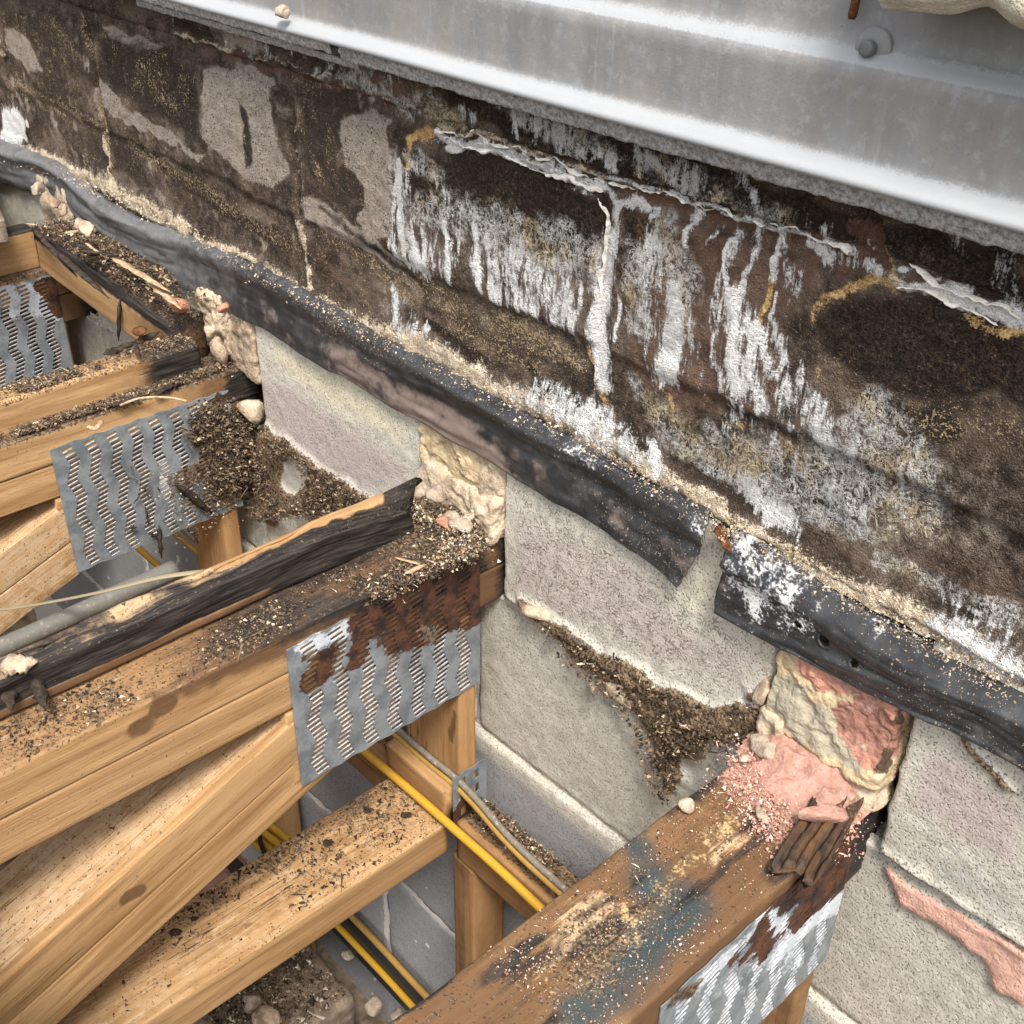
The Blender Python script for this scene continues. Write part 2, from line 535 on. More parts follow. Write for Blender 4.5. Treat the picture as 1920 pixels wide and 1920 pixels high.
def mat_flash():
    N = NT("weathered_zinc", 0.55)
    ox_skylit, gr, _, _ = N.attr("mA")
    P = N.P
    st = N.noise(N.sc(P, (22, 22, 2.5)), 1.0, 4, 0.6)
    st2 = N.noise(N.sc(P, (70, 70, 5)), 1.0, 4, 0.65)
    nm = N.noise(P, 11, 6, 0.65)
    ng = N.noise(P, 60, 5, 0.7)
    nf = N.noise(P, 420, 2, 0.6)
    c = N.mix(N.ss(st, 0.3, 0.7), (0.175, 0.174, 0.171), (0.222, 0.224, 0.227))
    c = N.mix(N.mul(N.ss(nm, 0.42, 0.66), 0.6), c, (0.26, 0.235, 0.21))
    c = N.mix(N.mul(N.ss(ng, 0.50, 0.68), 0.4), c, (0.32, 0.33, 0.345))
    c = N.mix(N.mul(N.ss(st2, 0.60, 0.74), 0.35), c, (0.37, 0.38, 0.39))
    c = N.mix(N.mul(N.ss(nf, 0.58, 0.70), 0.45), c, (0.15, 0.15, 0.15))
    c = N.mix(N.mul(N.ss(N.noise(P, 150, 3, .7), 0.68, 0.74), 0.5), c, (0.10, 0.09, 0.08))
    of = N.ss(N.mad(N.add(N.add(N.mul(nf, 0.5), N.mul(ng, 0.5)), -0.5), 1.3, ox_skylit), 0.25, 0.75)
    c = N.mix(N.mul(of, 0.85), c, (0.335, 0.345, 0.355))  # pale oxide colour that also carries sky brightness on the folds
    h = N.add(N.mul(nf, 0.5), N.add(N.mul(nm, 0.6), N.mul(of, 0.4)))
    return N.out(c, N.mad(nm, 0.2, 0.45), N.bump(h, 0.0007, 0.6), 0.1, 0.35)

def mat_dpc():
    N = NT("black_polythene", 0.4)
    du, wh, br, sh = N.attr("mA")
    P = N.P
    nm = N.noise(P, 38, 5, 0.65)
    nf = N.noise(P, 200, 3, 0.6)
    nl = N.noise(P, 8, 4, 0.6)
    c = N.mix(N.ss(nm, 0.3, 0.7), (0.018, 0.0185, 0.020), (0.044, 0.0445, 0.047))
    c = N.mix(N.mul(thr(N, sh, nm, 0.9, 0.3, 0.9), 0.9), c, N.mix(nm, (0.075, 0.076, 0.080), (0.175, 0.170, 0.170)))
    c = N.mix(N.mul(thr(N, br, nm, 1.1, 0.4, 0.8), 0.9), c, N.mix(nm, (0.12, 0.09, 0.075), (0.27, 0.205, 0.175)))
    wf = N.mul(thr(N, wh, N.add(N.mul(nm, 0.55), N.mul(nf, 0.45)), 3.4, 0.45, 0.85), N.ss(wh, 0.05, 0.2))
    c = N.mix(wf, c, N.mix(N.ss(nm, 0.4, 0.6), (0.33, 0.34, 0.37), (0.66, 0.65, 0.64)))
    g = N.ss(N.mad(N.add(du, -0.5), 0.28, N.noise(P, 340, 2)), 0.61, 0.67)
    g2 = thr(N, du, N.add(N.mul(nm, 0.6), N.mul(nf, 0.4)), 1.1, 0.75, 1.0)
    g = N.mul(N.math('MAXIMUM', g, g2), N.ss(du, 0.05, 0.3))
    c = N.mix(g, c, N.mix(nm, (0.20, 0.135, 0.075), (0.50, 0.38, 0.25)))
    dull = N.math('MAXIMUM', g, wf)
    h = N.add(N.mul(nm, 0.3), N.add(N.mul(g, 0.9), N.mul(wf, 0.6)))
    return N.out(c, N.mad(dull, 0.4, N.mad(nl, 0.25, 0.32)), N.bump(h, 0.0015, 0.7), spec=0.5)

def mat_rubble(name, ca, cb, cdark=None, scale=55):
    """plain mortar, brick or stone"""
    N = NT(name, 0.92)
    P = N.P
    nm = N.noise(P, scale, 5, 0.7)
    nf = N.noise(P, 230, 3, 0.6)
    c = N.mix(N.ss(nm, 0.3, 0.7), ca, cb)
    if cdark:
        c = N.mix(N.mul(N.ss(N.noise(P, scale * 0.4, 4, 0.65), 0.52, 0.66), 0.85), c, cdark)
    c = N.mix(N.mul(N.ss(nf, 0.6, 0.72), 0.5), c, tuple(k * 0.4 for k in ca))
    h = N.add(nf, N.mul(nm, 1.2))
    return N.out(c, 0.93, N.bump(h, 0.002, 0.8), spec=0.12)

def mat_brick():
    N = NT("broken_yellow_brick", 0.93)
    pk, gy, rd, dk = N.attr("mA")
    P = N.P
    nm = N.noise(P, 50, 5, 0.7)
    nf = N.noise(P, 230, 3, 0.6)
    mx = N.add(N.mul(nm, 0.7), N.mul(nf, 0.3))
    c = N.mix(N.ss(nm, 0.3, 0.7), (0.36, 0.27, 0.16), (0.58, 0.46, 0.29))
    c = N.mix(thr(N, gy, mx, 1.2, 0.42, 0.62), c, N.mix(nm, (0.23, 0.20, 0.145), (0.44, 0.39, 0.29)))
    c = N.mix(thr(N, pk, mx, 1.2, 0.42, 0.58), c, N.mix(nm, (0.40, 0.175, 0.12), (0.58, 0.31, 0.225)))
    c = N.mix(thr(N, rd, mx, 1.2, 0.42, 0.6), c, N.mix(nm, (0.20, 0.085, 0.06), (0.36, 0.20, 0.15)))
    c = N.mix(thr(N, dk, mx, 1.2, 0.42, 0.6), c, N.mix(nm, (0.03, 0.02, 0.015), (0.11, 0.075, 0.05)))
    c = N.mix(N.mul(N.ss(nf, 0.62, 0.72), 0.5), c, (0.14, 0.10, 0.07))
    h = N.add(nf, N.mul(nm, 1.4))
    return N.out(c, 0.93, N.bump(h, 0.0022, 0.8), spec=0.12)

def mat_grain():
    N = NT("loose_grit", 0.95)
    return N.out(N.acol("col"), 0.95, None, spec=0.15)

def mat_plain(name, col, rough=0.5, var=0.2, scale=60, spec=0.35, dirt=None):
    N = NT(name, rough)
    nm = N.noise(N.P, scale, 4, 0.6)
    c = N.mix(nm, tuple(k * (1 - var) for k in col), tuple(min(1, k * (1 + var)) for k in col))
    if dirt:
        c = N.mix(N.ss(N.noise(N.P, 130, 4, 0.7), 0.56, 0.68), c, dirt)
    return N.out(c, rough, N.bump(nm, 0.0006, 0.4), spec=spec)

M_UP, M_LOW = mat_upper(), mat_lower()
M_WOOD = mat_wood("sawn_softwood", (0.265, 0.145, 0.058), (0.475, 0.295, 0.142), (0.195, 0.096, 0.036))
M_WOOD2 = mat_wood("reddish_softwood", (0.30, 0.155, 0.062), (0.45, 0.265, 0.118), (0.22, 0.105, 0.04))  # slightly redder softwood for posts, noggins and studs
M_GALV, M_FLASH, M_DPC = mat_galv(), mat_flash(), mat_dpc()
M_MORT = mat_rubble("crumbled_lime_mortar", (0.34, 0.26, 0.18), (0.54, 0.44, 0.32), (0.24, 0.18, 0.125))
M_PINK = mat_rubble("pink_mortar", (0.30, 0.155, 0.115), (0.44, 0.265, 0.21))
M_STONE = mat_rubble("pale_stone_chip", (0.27, 0.21, 0.155), (0.45, 0.37, 0.29))
M_BROWNST = mat_rubble("brown_stone_chip", (0.27, 0.19, 0.13), (0.50, 0.39, 0.28), (0.16, 0.10, 0.07))
M_REDBR = mat_rubble("red_brick_chip", (0.33, 0.14, 0.085), (0.46, 0.24, 0.16))
M_BRICK = mat_brick()
M_GRAIN = mat_grain()
M_FELT = mat_rubble("mineral_felt", (0.16, 0.155, 0.15), (0.48, 0.46, 0.445), None, 190)
M_CREAM = mat_rubble("cream_masonry_paint", (0.46, 0.42, 0.33), (0.60, 0.56, 0.46), None, 70)
M_CHAR = mat_rubble("charred_rotten_wood", (0.016, 0.013, 0.011), (0.075, 0.055, 0.04), None, 70)
M_SPLINT = mat_rubble("dry_splinter", (0.28, 0.19, 0.11), (0.52, 0.39, 0.24), None, 70)
M_YEL = mat_plain("yellow_sheath", (0.52, 0.285, 0.025), 0.45, 0.10, 40, 0.4, (0.34, 0.22, 0.08))
M_YELD = mat_plain("dusty_yellow_sheath", (0.36, 0.21, 0.05), 0.6, 0.25, 60, 0.3, (0.20, 0.15, 0.09))
M_BLK = mat_plain("black_plastic", (0.02, 0.02, 0.02), 0.45)
M_GREYC = mat_plain("dusty_grey_sheath", (0.18, 0.155, 0.12), 0.6, 0.3, 120, 0.3, (0.40, 0.36, 0.30))
M_PIPE = mat_plain("grey_plastic_conduit", (0.125, 0.118, 0.103), 0.5, 0.15, 40, 0.3, (0.24, 0.20, 0.15))
M_STRAP = mat_plain("cream_plastic_strap", (0.27, 0.225, 0.14), 0.5, 0.1)
M_RUST = mat_rubble("rusty_steel", (0.05, 0.02, 0.012), (0.20, 0.085, 0.035), None, 80)
M_FLOOR = mat_rubble("dirty_ceiling_board", (0.15, 0.11, 0.08), (0.30, 0.23, 0.17), (0.05, 0.035, 0.025), 30)
M_PBOARD = mat_rubble("pink_backed_plasterboard", (0.32, 0.17, 0.14), (0.45, 0.26, 0.22), (0.20, 0.12, 0.10), 20)
M_DARKBD = mat_rubble("grey_plywood", (0.15, 0.12, 0.09), (0.27, 0.215, 0.165), (0.08, 0.06, 0.045), 20)

# ------------------------------------------------------------------ upper wall
def wp(pts): return oY(pts, 0.0)
class Masks:
    def __init__(s, P, k=1.0, kr=1.0, ks=1.0):
        s.P = P
        s.k, s.kr, s.ks = k, kr, ks
        w = np.stack([fbm(P, 34, 3, 3), np.zeros(len(P)), fbm(P, 34, 3, 9)], 1) - np.array([.5, 0, .5])
        w2 = np.stack([fbm(P, 9, 3, 5), np.zeros(len(P)), fbm(P, 9, 3, 6)], 1) - np.array([.5, 0, .5])
        s.Q = P * np.array([1, 0, 1]) + w * 0.022 + w2 * 0.03
        s.d = {}
    def get(s, k):
        if k not in s.d: s.d[k] = np.zeros(len(s.P))
        return s.d[k]
    def st(s, k, pts, rpx, a=1.0, soft=0.7):
        p = wp(pts)
        soft = min(0.98, soft * s.k)
        r = rpx * pxsize(p[len(p) // 2]) * s.kr
        lo, hi = p.min(0) - 3 * r - .03, p.max(0) + 3 * r + .03
        sel = (s.P[:, 0] > lo[0]) & (s.P[:, 0] < hi[0]) & (s.P[:, 2] > lo[2]) & (s.P[:, 2] < hi[2])
        if not sel.any(): return
        g = s.get(k)
        v = stroke(s.Q[sel], p * np.array([1, 0, 1]), r, soft) * abs(a)
        if a >= 0: g[sel] = np.maximum(g[sel], v)
        else: g[sel] = g[sel] * (1 - v)
    def fl(s, k, pts, softpx, a, field):
        p = wp(pts)
        sf = softpx * pxsize(p.mean(0)) * s.ks
        g = s.get(k)
        v = region(s.Q, p, [0, 2], sf) * a * field
        np.maximum(g, v, out=g)
    def po(s, k, pts, softpx, a=1.0):
        p = wp(pts)
        sf = softpx * pxsize(p.mean(0)) * (1.0 if k == 'pale' else s.ks)
        lo, hi = p.min(0) - 2 * sf - .03, p.max(0) + 2 * sf + .03
        sel = (s.P[:, 0] > lo[0]) & (s.P[:, 0] < hi[0]) & (s.P[:, 2] > lo[2]) & (s.P[:, 2] < hi[2])
        if not sel.any(): return
        g = s.get(k)
        v = region(s.Q[sel], p, [0, 2], sf) * abs(a)
        if a >= 0: g[sel] = np.maximum(g[sel], v)
        else: g[sel] = g[sel] * (1 - v)

def upper_masks(P):
    M = Masks(P, 1.35, 1.12, 2.0)
    st, po = M.st, M.po
    # pale patches, left half
    po('pale', [(385, 128), (470, 120), (505, 150), (515, 240), (545, 330), (520, 360), (470, 335), (415, 285), (385, 260)], 12)
    po('pale', [(182, 140), (215, 165), (260, 215), (330, 262), (388, 285), (380, 300), (300, 262), (235, 225), (195, 195)], 9)
    po('pale', [(180, 40), (240, 60), (310, 85), (290, 100), (250, 92), (205, 70)], 9, .9)
    po('pale', [(640, 228), (690, 215), (728, 232), (740, 320), (738, 430), (700, 460), (670, 420), (690, 360), (650, 300)], 12)
    po('pale', [(10, 45), (60, 70), (85, 130), (55, 140), (15, 100)], 10, .8)
    po('pale', [(560, 365), (610, 385), (690, 440), (760, 495), (740, 510), (640, 455), (570, 420)], 9, .9)
    po('pale', [(385, 25), (440, 40), (480, 78), (520, 100), (470, 95), (400, 70)], 9, .8)
    st('dark', [(462, 215), (470, 262), (476, 300)], 13, 1)
    st('tan', [(450, 215), (462, 260)], 14, .55)
    # dark blobs, left half
    po('dark', [(190, 60), (300, 75), (375, 120), (385, 200), (380, 270), (330, 255), (270, 205), (215, 165), (185, 120)], 14, .80)
    po('dark', [(40, 20), (140, 30), (155, 90), (145, 130), (95, 105), (55, 70)], 14, .62)
    po('dark', [(555, 190), (640, 215), (640, 300), (680, 380), (650, 420), (600, 380), (560, 300)], 14, .62)
    st('dark', [(315, 20), (330, 50), (420, 60)], 16, .75)
    st('tan', [(95, 45), (140, 90)], 26, .6)
    st('tan', [(270, 120), (300, 175), (330, 200)], 22, .62)
    st('tan', [(590, 300), (600, 340)], 14, .62)
    st('dark', [(235, 255), (330, 330), (430, 395), (500, 430)], 9, .85)
    st('dark', [(290, 310), (400, 395), (540, 465)], 10, .8)
    st('dark', [(70, 165), (190, 240)], 8, .75)
    st('dark', [(600, 395), (700, 470), (790, 530)], 10, .75)
    st('dark', [(185, 60), (160, 40), (155, 20)], 5, .8)
    for a in ([(20, 160), (110, 205), (185, 235)], [(240, 265), (330, 325), (440, 400), (560, 465)],
              [(600, 440), (720, 520), (790, 545)], [(790, 520), (860, 580), (960, 640), (1080, 690)],
              [(830, 610), (920, 660), (1000, 690)]):
        st('tan', a, 22, .62)
    st('tan', [(930, 590), (1010, 640), (1080, 690)], 26, .75)
    st('mort', [(560, 480), (740, 590)], 30, .5)
    st('mort', [(560, 90), (700, 150), (800, 190)], 14, .6)
    st('dark', [(800, 610), (850, 645), (905, 680)], 12, 1)
    st('dark', [(1010, 730), (1080, 765)], 13, 1)
    st('dark', [(985, 690), (1000, 705)], 10, 1)
    # joints left
    st('tan', [(188, 180), (202, 270), (212, 345)], 7, .9)
    st('cream', [(196, 250), (206, 300), (214, 360)], 5, .85)
    st('dark', [(155, 30), (180, 120), (192, 200)], 6, .8)
    st('tan', [(545, 270), (556, 380), (570, 440)], 5, .55)
    st('cream', [(566, 430), (578, 500), (585, 540)], 13, .75)
    st('dark', [(540, 200), (548, 280), (556, 350)], 3, .5)
    st('cream', [(0, 55), (14, 105)], 4, .8)
    for a in ([(300, 0), (318, 40), (330, 62)], [(330, 62), (420, 85), (520, 112), (640, 150)]):
        st('cream', a, 4, .75)
    for a in ([(150, 20), (180, 120), (192, 200)], [(192, 200), (204, 290), (214, 350)]):
        st('tan', a, 8, .8)
    st('dark', [(540, 190), (552, 300), (566, 420), (580, 520)], 4, .75)
    st('cream', [(548, 240), (560, 360), (575, 470)], 3, .6)
    # white burst far left
    po('white', [(0, 195), (30, 205), (52, 235), (45, 262), (20, 270), (0, 260)], 8)
    # crust above the membrane
    st('cream', [(0, 268), (60, 285), (150, 325), (215, 350)], 12, .9)
    st('cream', [(205, 345), (270, 385), (350, 425)], 16, .95)
    st('cream', [(370, 440), (430, 470), (480, 492)], 11, .9)
    st('cream', [(500, 510), (590, 560), (700, 610), (800, 650)], 17, .7)
    st('cream', [(700, 620), (780, 645), (860, 690), (960, 735), (1060, 790)], 24, 1)
    st('cream', [(1060, 790), (1150, 830), (1230, 880), (1340, 950)], 22, 1)
    st('cream', [(1340, 950), (1430, 1010), (1500, 1050)], 15, .85)
    st('cream', [(1480, 1040), (1600, 1110), (1720, 1170), (1920, 1270)], 32, 1)
    st('cream', [(1640, 1150), (1760, 1200), (1920, 1290)], 36, .9)
    st('white', [(1780, 1190), (1920, 1260)], 34, .75)
    st('cream', [(160, 300), (210, 345)], 16, .6)
    # whole upper course on the right is dark
    po('dark', [(830, 135), (1000, 190), (1300, 290), (1640, 400), (1920, 480), (1920, 600), (1800, 545), (1700, 480), (1560, 455), (1300, 385), (1150, 335), (960, 265), (850, 200)], 10, .95)
    po('dark', [(400, 20), (560, 60), (640, 85), (640, 115), (560, 95), (420, 55)], 8, .45)
    st('mort', [(330, 60), (480, 120), (640, 165), (760, 215)], 12, .7)
    # top bed joint salt lines
    st('lace', [(640, 150), (760, 190), (860, 235)], 9, .8)
    st('cream', [(830, 235), (900, 255), (960, 275), (1040, 300), (1140, 340)], 4.5, .95)
    st('white', [(1140, 342), (1220, 352), (1300, 375), (1370, 400), (1450, 425), (1520, 443), (1600, 470)], 4.5, .95)
    st('cream', [(1320, 385), (1400, 412), (1480, 430), (1540, 448)], 5, .8)
    st('mort', [(820, 245), (960, 290), (1100, 330), (1250, 375), (1400, 415), (1530, 455), (1650, 500)], 17, .95)
    # pale cloudy patches on the dark course
    st('white', [(990, 215), (1060, 245), (1090, 275)], 26, .62)
    st('white', [(870, 200), (890, 220)], 14, .5)
    st('white', [(1200, 275), (1240, 310), (1290, 330)], 20, .55)
    st('white', [(1290, 320), (1330, 350)], 24, .5)
    st('white', [(1400, 320), (1430, 370), (1440, 395)], 14, .6)
    st('white', [(1100, 270), (1150, 300)], 22, .45)
    st('white', [(1520, 400), (1540, 430)], 14, .4)
    st('white', [(1900, 490), (1890, 560)], 26, .45)
    st('white', [(1800, 450), (1830, 480)], 16, .4)
    st('lace', [(960, 190), (1100, 260), (1300, 340), (1500, 420)], 30, .5)
    st('lace', [(800, 190), (860, 210)], 22, .7)
    st('tan', [(800, 160), (830, 190)], 24, .55)
    st('ochre', [(792, 170), (797, 205)], 5, .7)
    st('cream', [(812, 130), (818, 175), (822, 195)], 5, .7)
    st('ochre', [(1660, 465), (1668, 500), (1670, 525)], 7, .95)
    st('cream', [(1672, 515), (1690, 520)], 11, .9)
    st('mort', [(1600, 420), (1640, 440), (1630, 480)], 22, .9)
    st('cream', [(1625, 450), (1640, 470)], 6, .7)
    st('white', [(1690, 490), (1720, 505), (1745, 535), (1790, 545)], 3.5, 1)
    n1 = sst(fbm(P, 11, 4, 101), .40, .60)
    n2 = sst(fbm(P, 22, 4, 102), .42, .60)
    n3 = sst(fbm(P * np.array([1.6, 1, 1]), 42, 4, 103, .6), .44, .60)
    col = sst(fbm(np.stack([P[:, 0] * 34, P[:, 0] * 0, P[:, 2] * 3.5], 1), 1, 4, 104, .6), .42, .60)
    fl = M.fl
    fl('dfill', [(0, 0), (330, 0), (640, 100), (830, 180), (760, 340), (560, 260), (330, 230), (180, 170), (0, 110)], 14, .62, n1)
    L_ = [(0, 0), (330, 0), (640, 110), (800, 190), (760, 330), (740, 520), (860, 600), (700, 600), (500, 500), (200, 330), (0, 250)]
    fl('pale', L_, 14, .50, n3 * (.3 + .7 * n1))
    fl('tan', L_, 14, .52, n3 * (.2 + .8 * (1 - n1)))
    n5 = sst(fbm(P * np.array([.7, 1, 1.3]), 17, 4, 109, .6), .44, .62)
    fl('dfill', L_, 14, .62, n5)
    fl('lace', [(560, 90), (700, 140), (820, 190), (800, 240), (700, 200), (560, 140)], 10, .6, n3)
    fl('white', [(560, 100), (700, 150), (810, 200), (800, 235), (700, 190), (570, 130)], 10, .42, n3)
    fl('dfill', [(0, 90), (190, 200), (560, 430), (560, 520), (190, 280), (0, 190)], 14, .55, n2)
    fl('dfill', [(560, 330), (760, 480), (900, 560), (1100, 690), (1000, 720), (800, 620), (570, 470)], 14, .6, n2)
    fl('dfill', [(1560, 880), (1920, 960), (1920, 1220), (1700, 1130), (1450, 1010)], 24, .7, n1)
    fl('dfill', [(1580, 700), (1920, 740), (1920, 880), (1700, 840)], 24, .75, .4 + .6 * n2)
    fl('dfill', [(1150, 760), (1300, 800), (1500, 860), (1620, 980), (1450, 1010), (1250, 880)], 20, .7, n2)
    fl('dfill', [(1160, 480), (1240, 500), (1230, 700), (1300, 790), (1180, 740)], 16, .5, n2)
    fl('white', [(740, 430), (900, 445), (1115, 490), (1115, 650), (1000, 610), (870, 535), (750, 500)], 10, .60, col)
    fl('white', [(730, 310), (770, 310), (790, 500), (730, 480)], 8, .6, .4 + .6 * n3)
    fl('white', [(1180, 390), (1330, 400), (1530, 460), (1510, 560), (1500, 690), (1560, 860), (1400, 830), (1230, 740), (1195, 560)], 12, .50, col)
    fl('white', [(1230, 540), (1320, 560), (1330, 720), (1240, 720)], 14, .48, .5 + .5 * n3)
    fl('white', [(1360, 560), (1470, 600), (1500, 720), (1570, 760), (1560, 860), (1400, 800)], 14, .48, .45 + .55 * n3)
    fl('white', [(1150, 770), (1300, 850), (1420, 800), (1640, 760), (1760, 830), (1720, 960), (1560, 1010), (1400, 960), (1250, 880)], 18, .56, n3 * (.5 + .5 * n1))
    fl('white', [(900, 690), (1000, 715), (1140, 770), (1260, 860), (1300, 930), (1180, 860), (1000, 780)], 10, .62, .3 + .7 * n3)
    fl('white', [(720, 580), (790, 590), (860, 670), (770, 640)], 10, .55, n3)
    fl('white', [(960, 195), (1100, 255), (1300, 325), (1480, 395), (1500, 430), (1300, 380), (1150, 330), (970, 262)], 8, .66, n3 * (.2 + .8 * n2))
    fl('cream', [(960, 195), (1100, 255), (1300, 325), (1480, 395), (1500, 430), (1300, 380), (1150, 330), (970, 262)], 8, .55, n3 * (1 - n2))
    fl('white', [(1500, 400), (1920, 500), (1920, 600), (1700, 490)], 14, .52, n3 * n1)
    fl('white', [(400, 30), (640, 90), (780, 160), (760, 190), (560, 130), (420, 80)], 10, .42, n3)
    fl('white', [(1640, 1060), (1800, 1110), (1920, 1170), (1920, 1215), (1760, 1150)], 10, .6, n3)
    fl('white', [(825, 240), (960, 275), (1140, 335), (1150, 372), (1000, 325), (830, 262)], 5, .8, sst(np.sin(P[:, 0] * 150 + 6 * fbm(P, 20, 2, 7)), -.2, .5))
    fl('tan', [(0, 130), (190, 230), (560, 455), (560, 490), (190, 270), (0, 170)], 10, .66, .3 + .7 * n1)
    fl('tan', [(570, 440), (900, 590), (1110, 680), (1100, 720), (900, 660), (700, 540)], 12, .66, .3 + .7 * n1)
    fl('tan', [(190, 100), (360, 150), (370, 240), (250, 180)], 14, .5, n2)
    fl('tan', [(1650, 740), (1920, 760), (1920, 850), (1700, 830)], 24, .62, .4 + .6 * n2)
    fl('pale', [(1720, 850), (1920, 850), (1920, 1080), (1740, 1000)], 26, .5, n2)
    # black block with its white rim
    po('dark', [(765, 275), (850, 285), (950, 305), (1060, 345), (1130, 385), (1130, 465), (1090, 470), (980, 440), (870, 420), (785, 400), (765, 350)], 12, .95)
    st('white', [(820, 252), (880, 272), (950, 292), (1010, 318), (1080, 345), (1130, 368)], 9, 1, .5)
    st('cream', [(820, 250), (900, 275), (1000, 310), (1100, 350)], 7, .8)
    st('white', [(1128, 365), (1142, 395), (1140, 440)], 9, 1, .5)
    st('ochre', [(1140, 410), (1134, 455)], 5, .9)
    st('white', [(1140, 440), (1130, 520), (1125, 600), (1128, 680), (1132, 740)], 20, .85)
    st('white', [(1148, 385), (1155, 430), (1150, 480)], 6, .8)
    st('white', [(1160, 390), (1190, 378), (1225, 395)], 9, .9)
    st('ochre', [(1122, 460), (1120, 500), (1122, 590)], 5, .75)
    st('ochre', [(1104, 655), (1112, 690), (1122, 700)], 9, .85)
    st('ochre', [(1130, 750), (1140, 775)], 14, .75)
    po('ochre', [(765, 240), (800, 235), (830, 252), (815, 262), (790, 262), (768, 280)], 6, .95)
    st('ochre', [(758, 285), (770, 300), (765, 320)], 8, .75)
    st('lace', [(770, 290), (800, 310), (830, 330)], 22, .8)
    st('lace', [(800, 400), (960, 440), (1110, 480)], 34, .85)
    st('lace', [(830, 340), (860, 380)], 26, .5)
    st('lace', [(745, 320), (760, 400), (760, 470)], 18, .7)
    st('white', [(748, 312), (746, 380), (752, 440), (765, 490)], 10, .9)
    st('white', [(735, 385), (735, 450)], 9, .6)
    st('white', [(770, 450), (795, 500)], 20, .7)
    st('white', [(735, 470), (800, 505)], 5, .9)
    st('white', [(825, 340), (845, 375)], 12, .45)
    for x0, y0, x1, y1, r, a in ((840, 425, 850, 535, 12, .72), (862, 430, 868, 500, 7, .6), (895, 440, 905, 545, 12, .72), (920, 450, 928, 560, 9, .65),
                                 (968, 470, 980, 580, 10, .7), (1018, 485, 1026, 590, 10, .68), (1060, 470, 1066, 560, 8, .55), (800, 430, 806, 510, 8, .6),
                                 (990, 460, 992, 520, 5, .5), (1090, 500, 1090, 600, 7, .5), (945, 470, 945, 520, 5, .5)):
        st('white', [(x0, y0), ((x0 + x1) / 2 + 2, (y0 + y1) / 2), (x1, y1)], r, a, .8)
    po('white', [(780, 455), (900, 470), (1090, 550), (1095, 640), (1000, 595), (860, 520), (790, 505)], 16, .42)
    st('white', [(735, 540), (738, 575), (745, 615)], 12, .7)
    st('white', [(760, 570), (775, 610)], 18, .5)
    # salt burst just above the membrane in the middle
    po('white', [(960, 735), (1030, 730), (1100, 765), (1150, 775), (1200, 830), (1230, 880), (1150, 850), (1050, 800)], 14, .7)
    st('white', [(1230, 840), (1240, 880)], 14, .8)
    st('dark', [(1180, 800), (1220, 860)], 15, .8)
    # middle: red-brown field with drips
    po('mort', [(1180, 370), (1330, 405), (1560, 465), (1540, 560), (1480, 640), (1500, 760), (1300, 800), (1180, 720), (1165, 560)], 20, .62)
    po('dark', [(1165, 395), (1215, 395), (1245, 430), (1235, 490), (1190, 500), (1165, 460)], 10, .95)
    st('lace', [(1240, 440), (1290, 520), (1270, 600)], 34, .9)
    st('lace', [(1180, 480), (1200, 600)], 22, .8)
    for x0, y0, x1, y1, r, a in ((1310, 395, 1290, 470, 9, .75), (1340, 420, 1335, 460, 5, .6), (1380, 430, 1352, 520, 7, .75), (1352, 500, 1350, 590, 7, .7),
                                 (1425, 425, 1415, 500, 9, .8), (1418, 490, 1400, 570, 8, .75), (1465, 440, 1455, 540, 9, .8), (1485, 470, 1500, 560, 6, .6),
                                 (1270, 545, 1262, 700, 22, .85), (1250, 620, 1245, 720, 16, .7), (1300, 560, 1300, 650, 10, .6), (1340, 560, 1352, 700, 10, .6),
                                 (1385, 560, 1395, 720, 20, .85), (1420, 600, 1430, 760, 22, .75), (1440, 620, 1455, 700, 10, .7), (1480, 640, 1490, 760, 9, .6),
                                 (1460, 560, 1468, 640, 5, .7), (1540, 740, 1560, 830, 22, .85), (1205, 560, 1200, 620, 6, .6), (1225, 500, 1222, 610, 5, .6),
                                 (1505, 700, 1515, 800, 10, .6), (1360, 700, 1400, 790, 18, .55), (1165, 560, 1160, 640, 6, .75), (1390, 800, 1430, 830, 30, .4)):
        st('white', [(x0, y0), ((x0 + x1) / 2 - 3, (y0 + y1) / 2), (x1, y1)], r, a, .8)
    po('white', [(1370, 560), (1470, 620), (1560, 760), (1560, 830), (1420, 790), (1370, 700)], 22, .40)
    st('ochre', [(1452, 528), (1446, 565), (1437, 608)], 8, 1, .4)
    st('ochre', [(1376, 605), (1372, 630), (1386, 655)], 5, .85)
    st('ochre', [(1383, 660), (1378, 685)], 9, .8)
    st('dark', [(1379, 672), (1380, 688)], 4, 1)
    st('ochre', [(1290, 500), (1280, 530), (1284, 570)], 5, .75)
    st('ochre', [(1245, 490), (1238, 520)], 5, .65)
    st('ochre', [(1230, 722), (1262, 745), (1270, 780)], 6, .75)
    st('ochre', [(1370, 785), (1410, 810)], 10, .55)
    st('ochre', [(1460, 825), (1500, 850)], 14, .5)
    st('ochre', [(1372, 835), (1375, 845)], 6, .5)
    # black block, right
    po('dark', [(1535, 590), (1580, 555), (1660, 540), (1740, 560), (1830, 590), (1920, 620), (1920, 760), (1860, 740), (1780, 745), (1690, 740), (1600, 700), (1545, 660)], 14, 1)
    st('ochre', [(1555, 548), (1600, 532), (1650, 525), (1690, 530)], 9, .85)
    st('ochre', [(1530, 590), (1545, 565), (1570, 550)], 10, .65)
    st('ochre', [(1525, 640), (1540, 690)], 16, .42)
    st('ochre', [(1800, 590), (1850, 615), (1920, 625)], 8, .7)
    st('white', [(1690, 530), (1740, 548), (1800, 572), (1860, 595), (1920, 615)], 9, .95)
    po('white', [(1780, 530), (1860, 565), (1920, 585), (1920, 612), (1850, 592), (1770, 562)], 8, .75)
    st('white', [(1560, 480), (1600, 490), (1640, 510)], 14, .6)
    st('white', [(1530, 470), (1550, 495)], 13, .8)
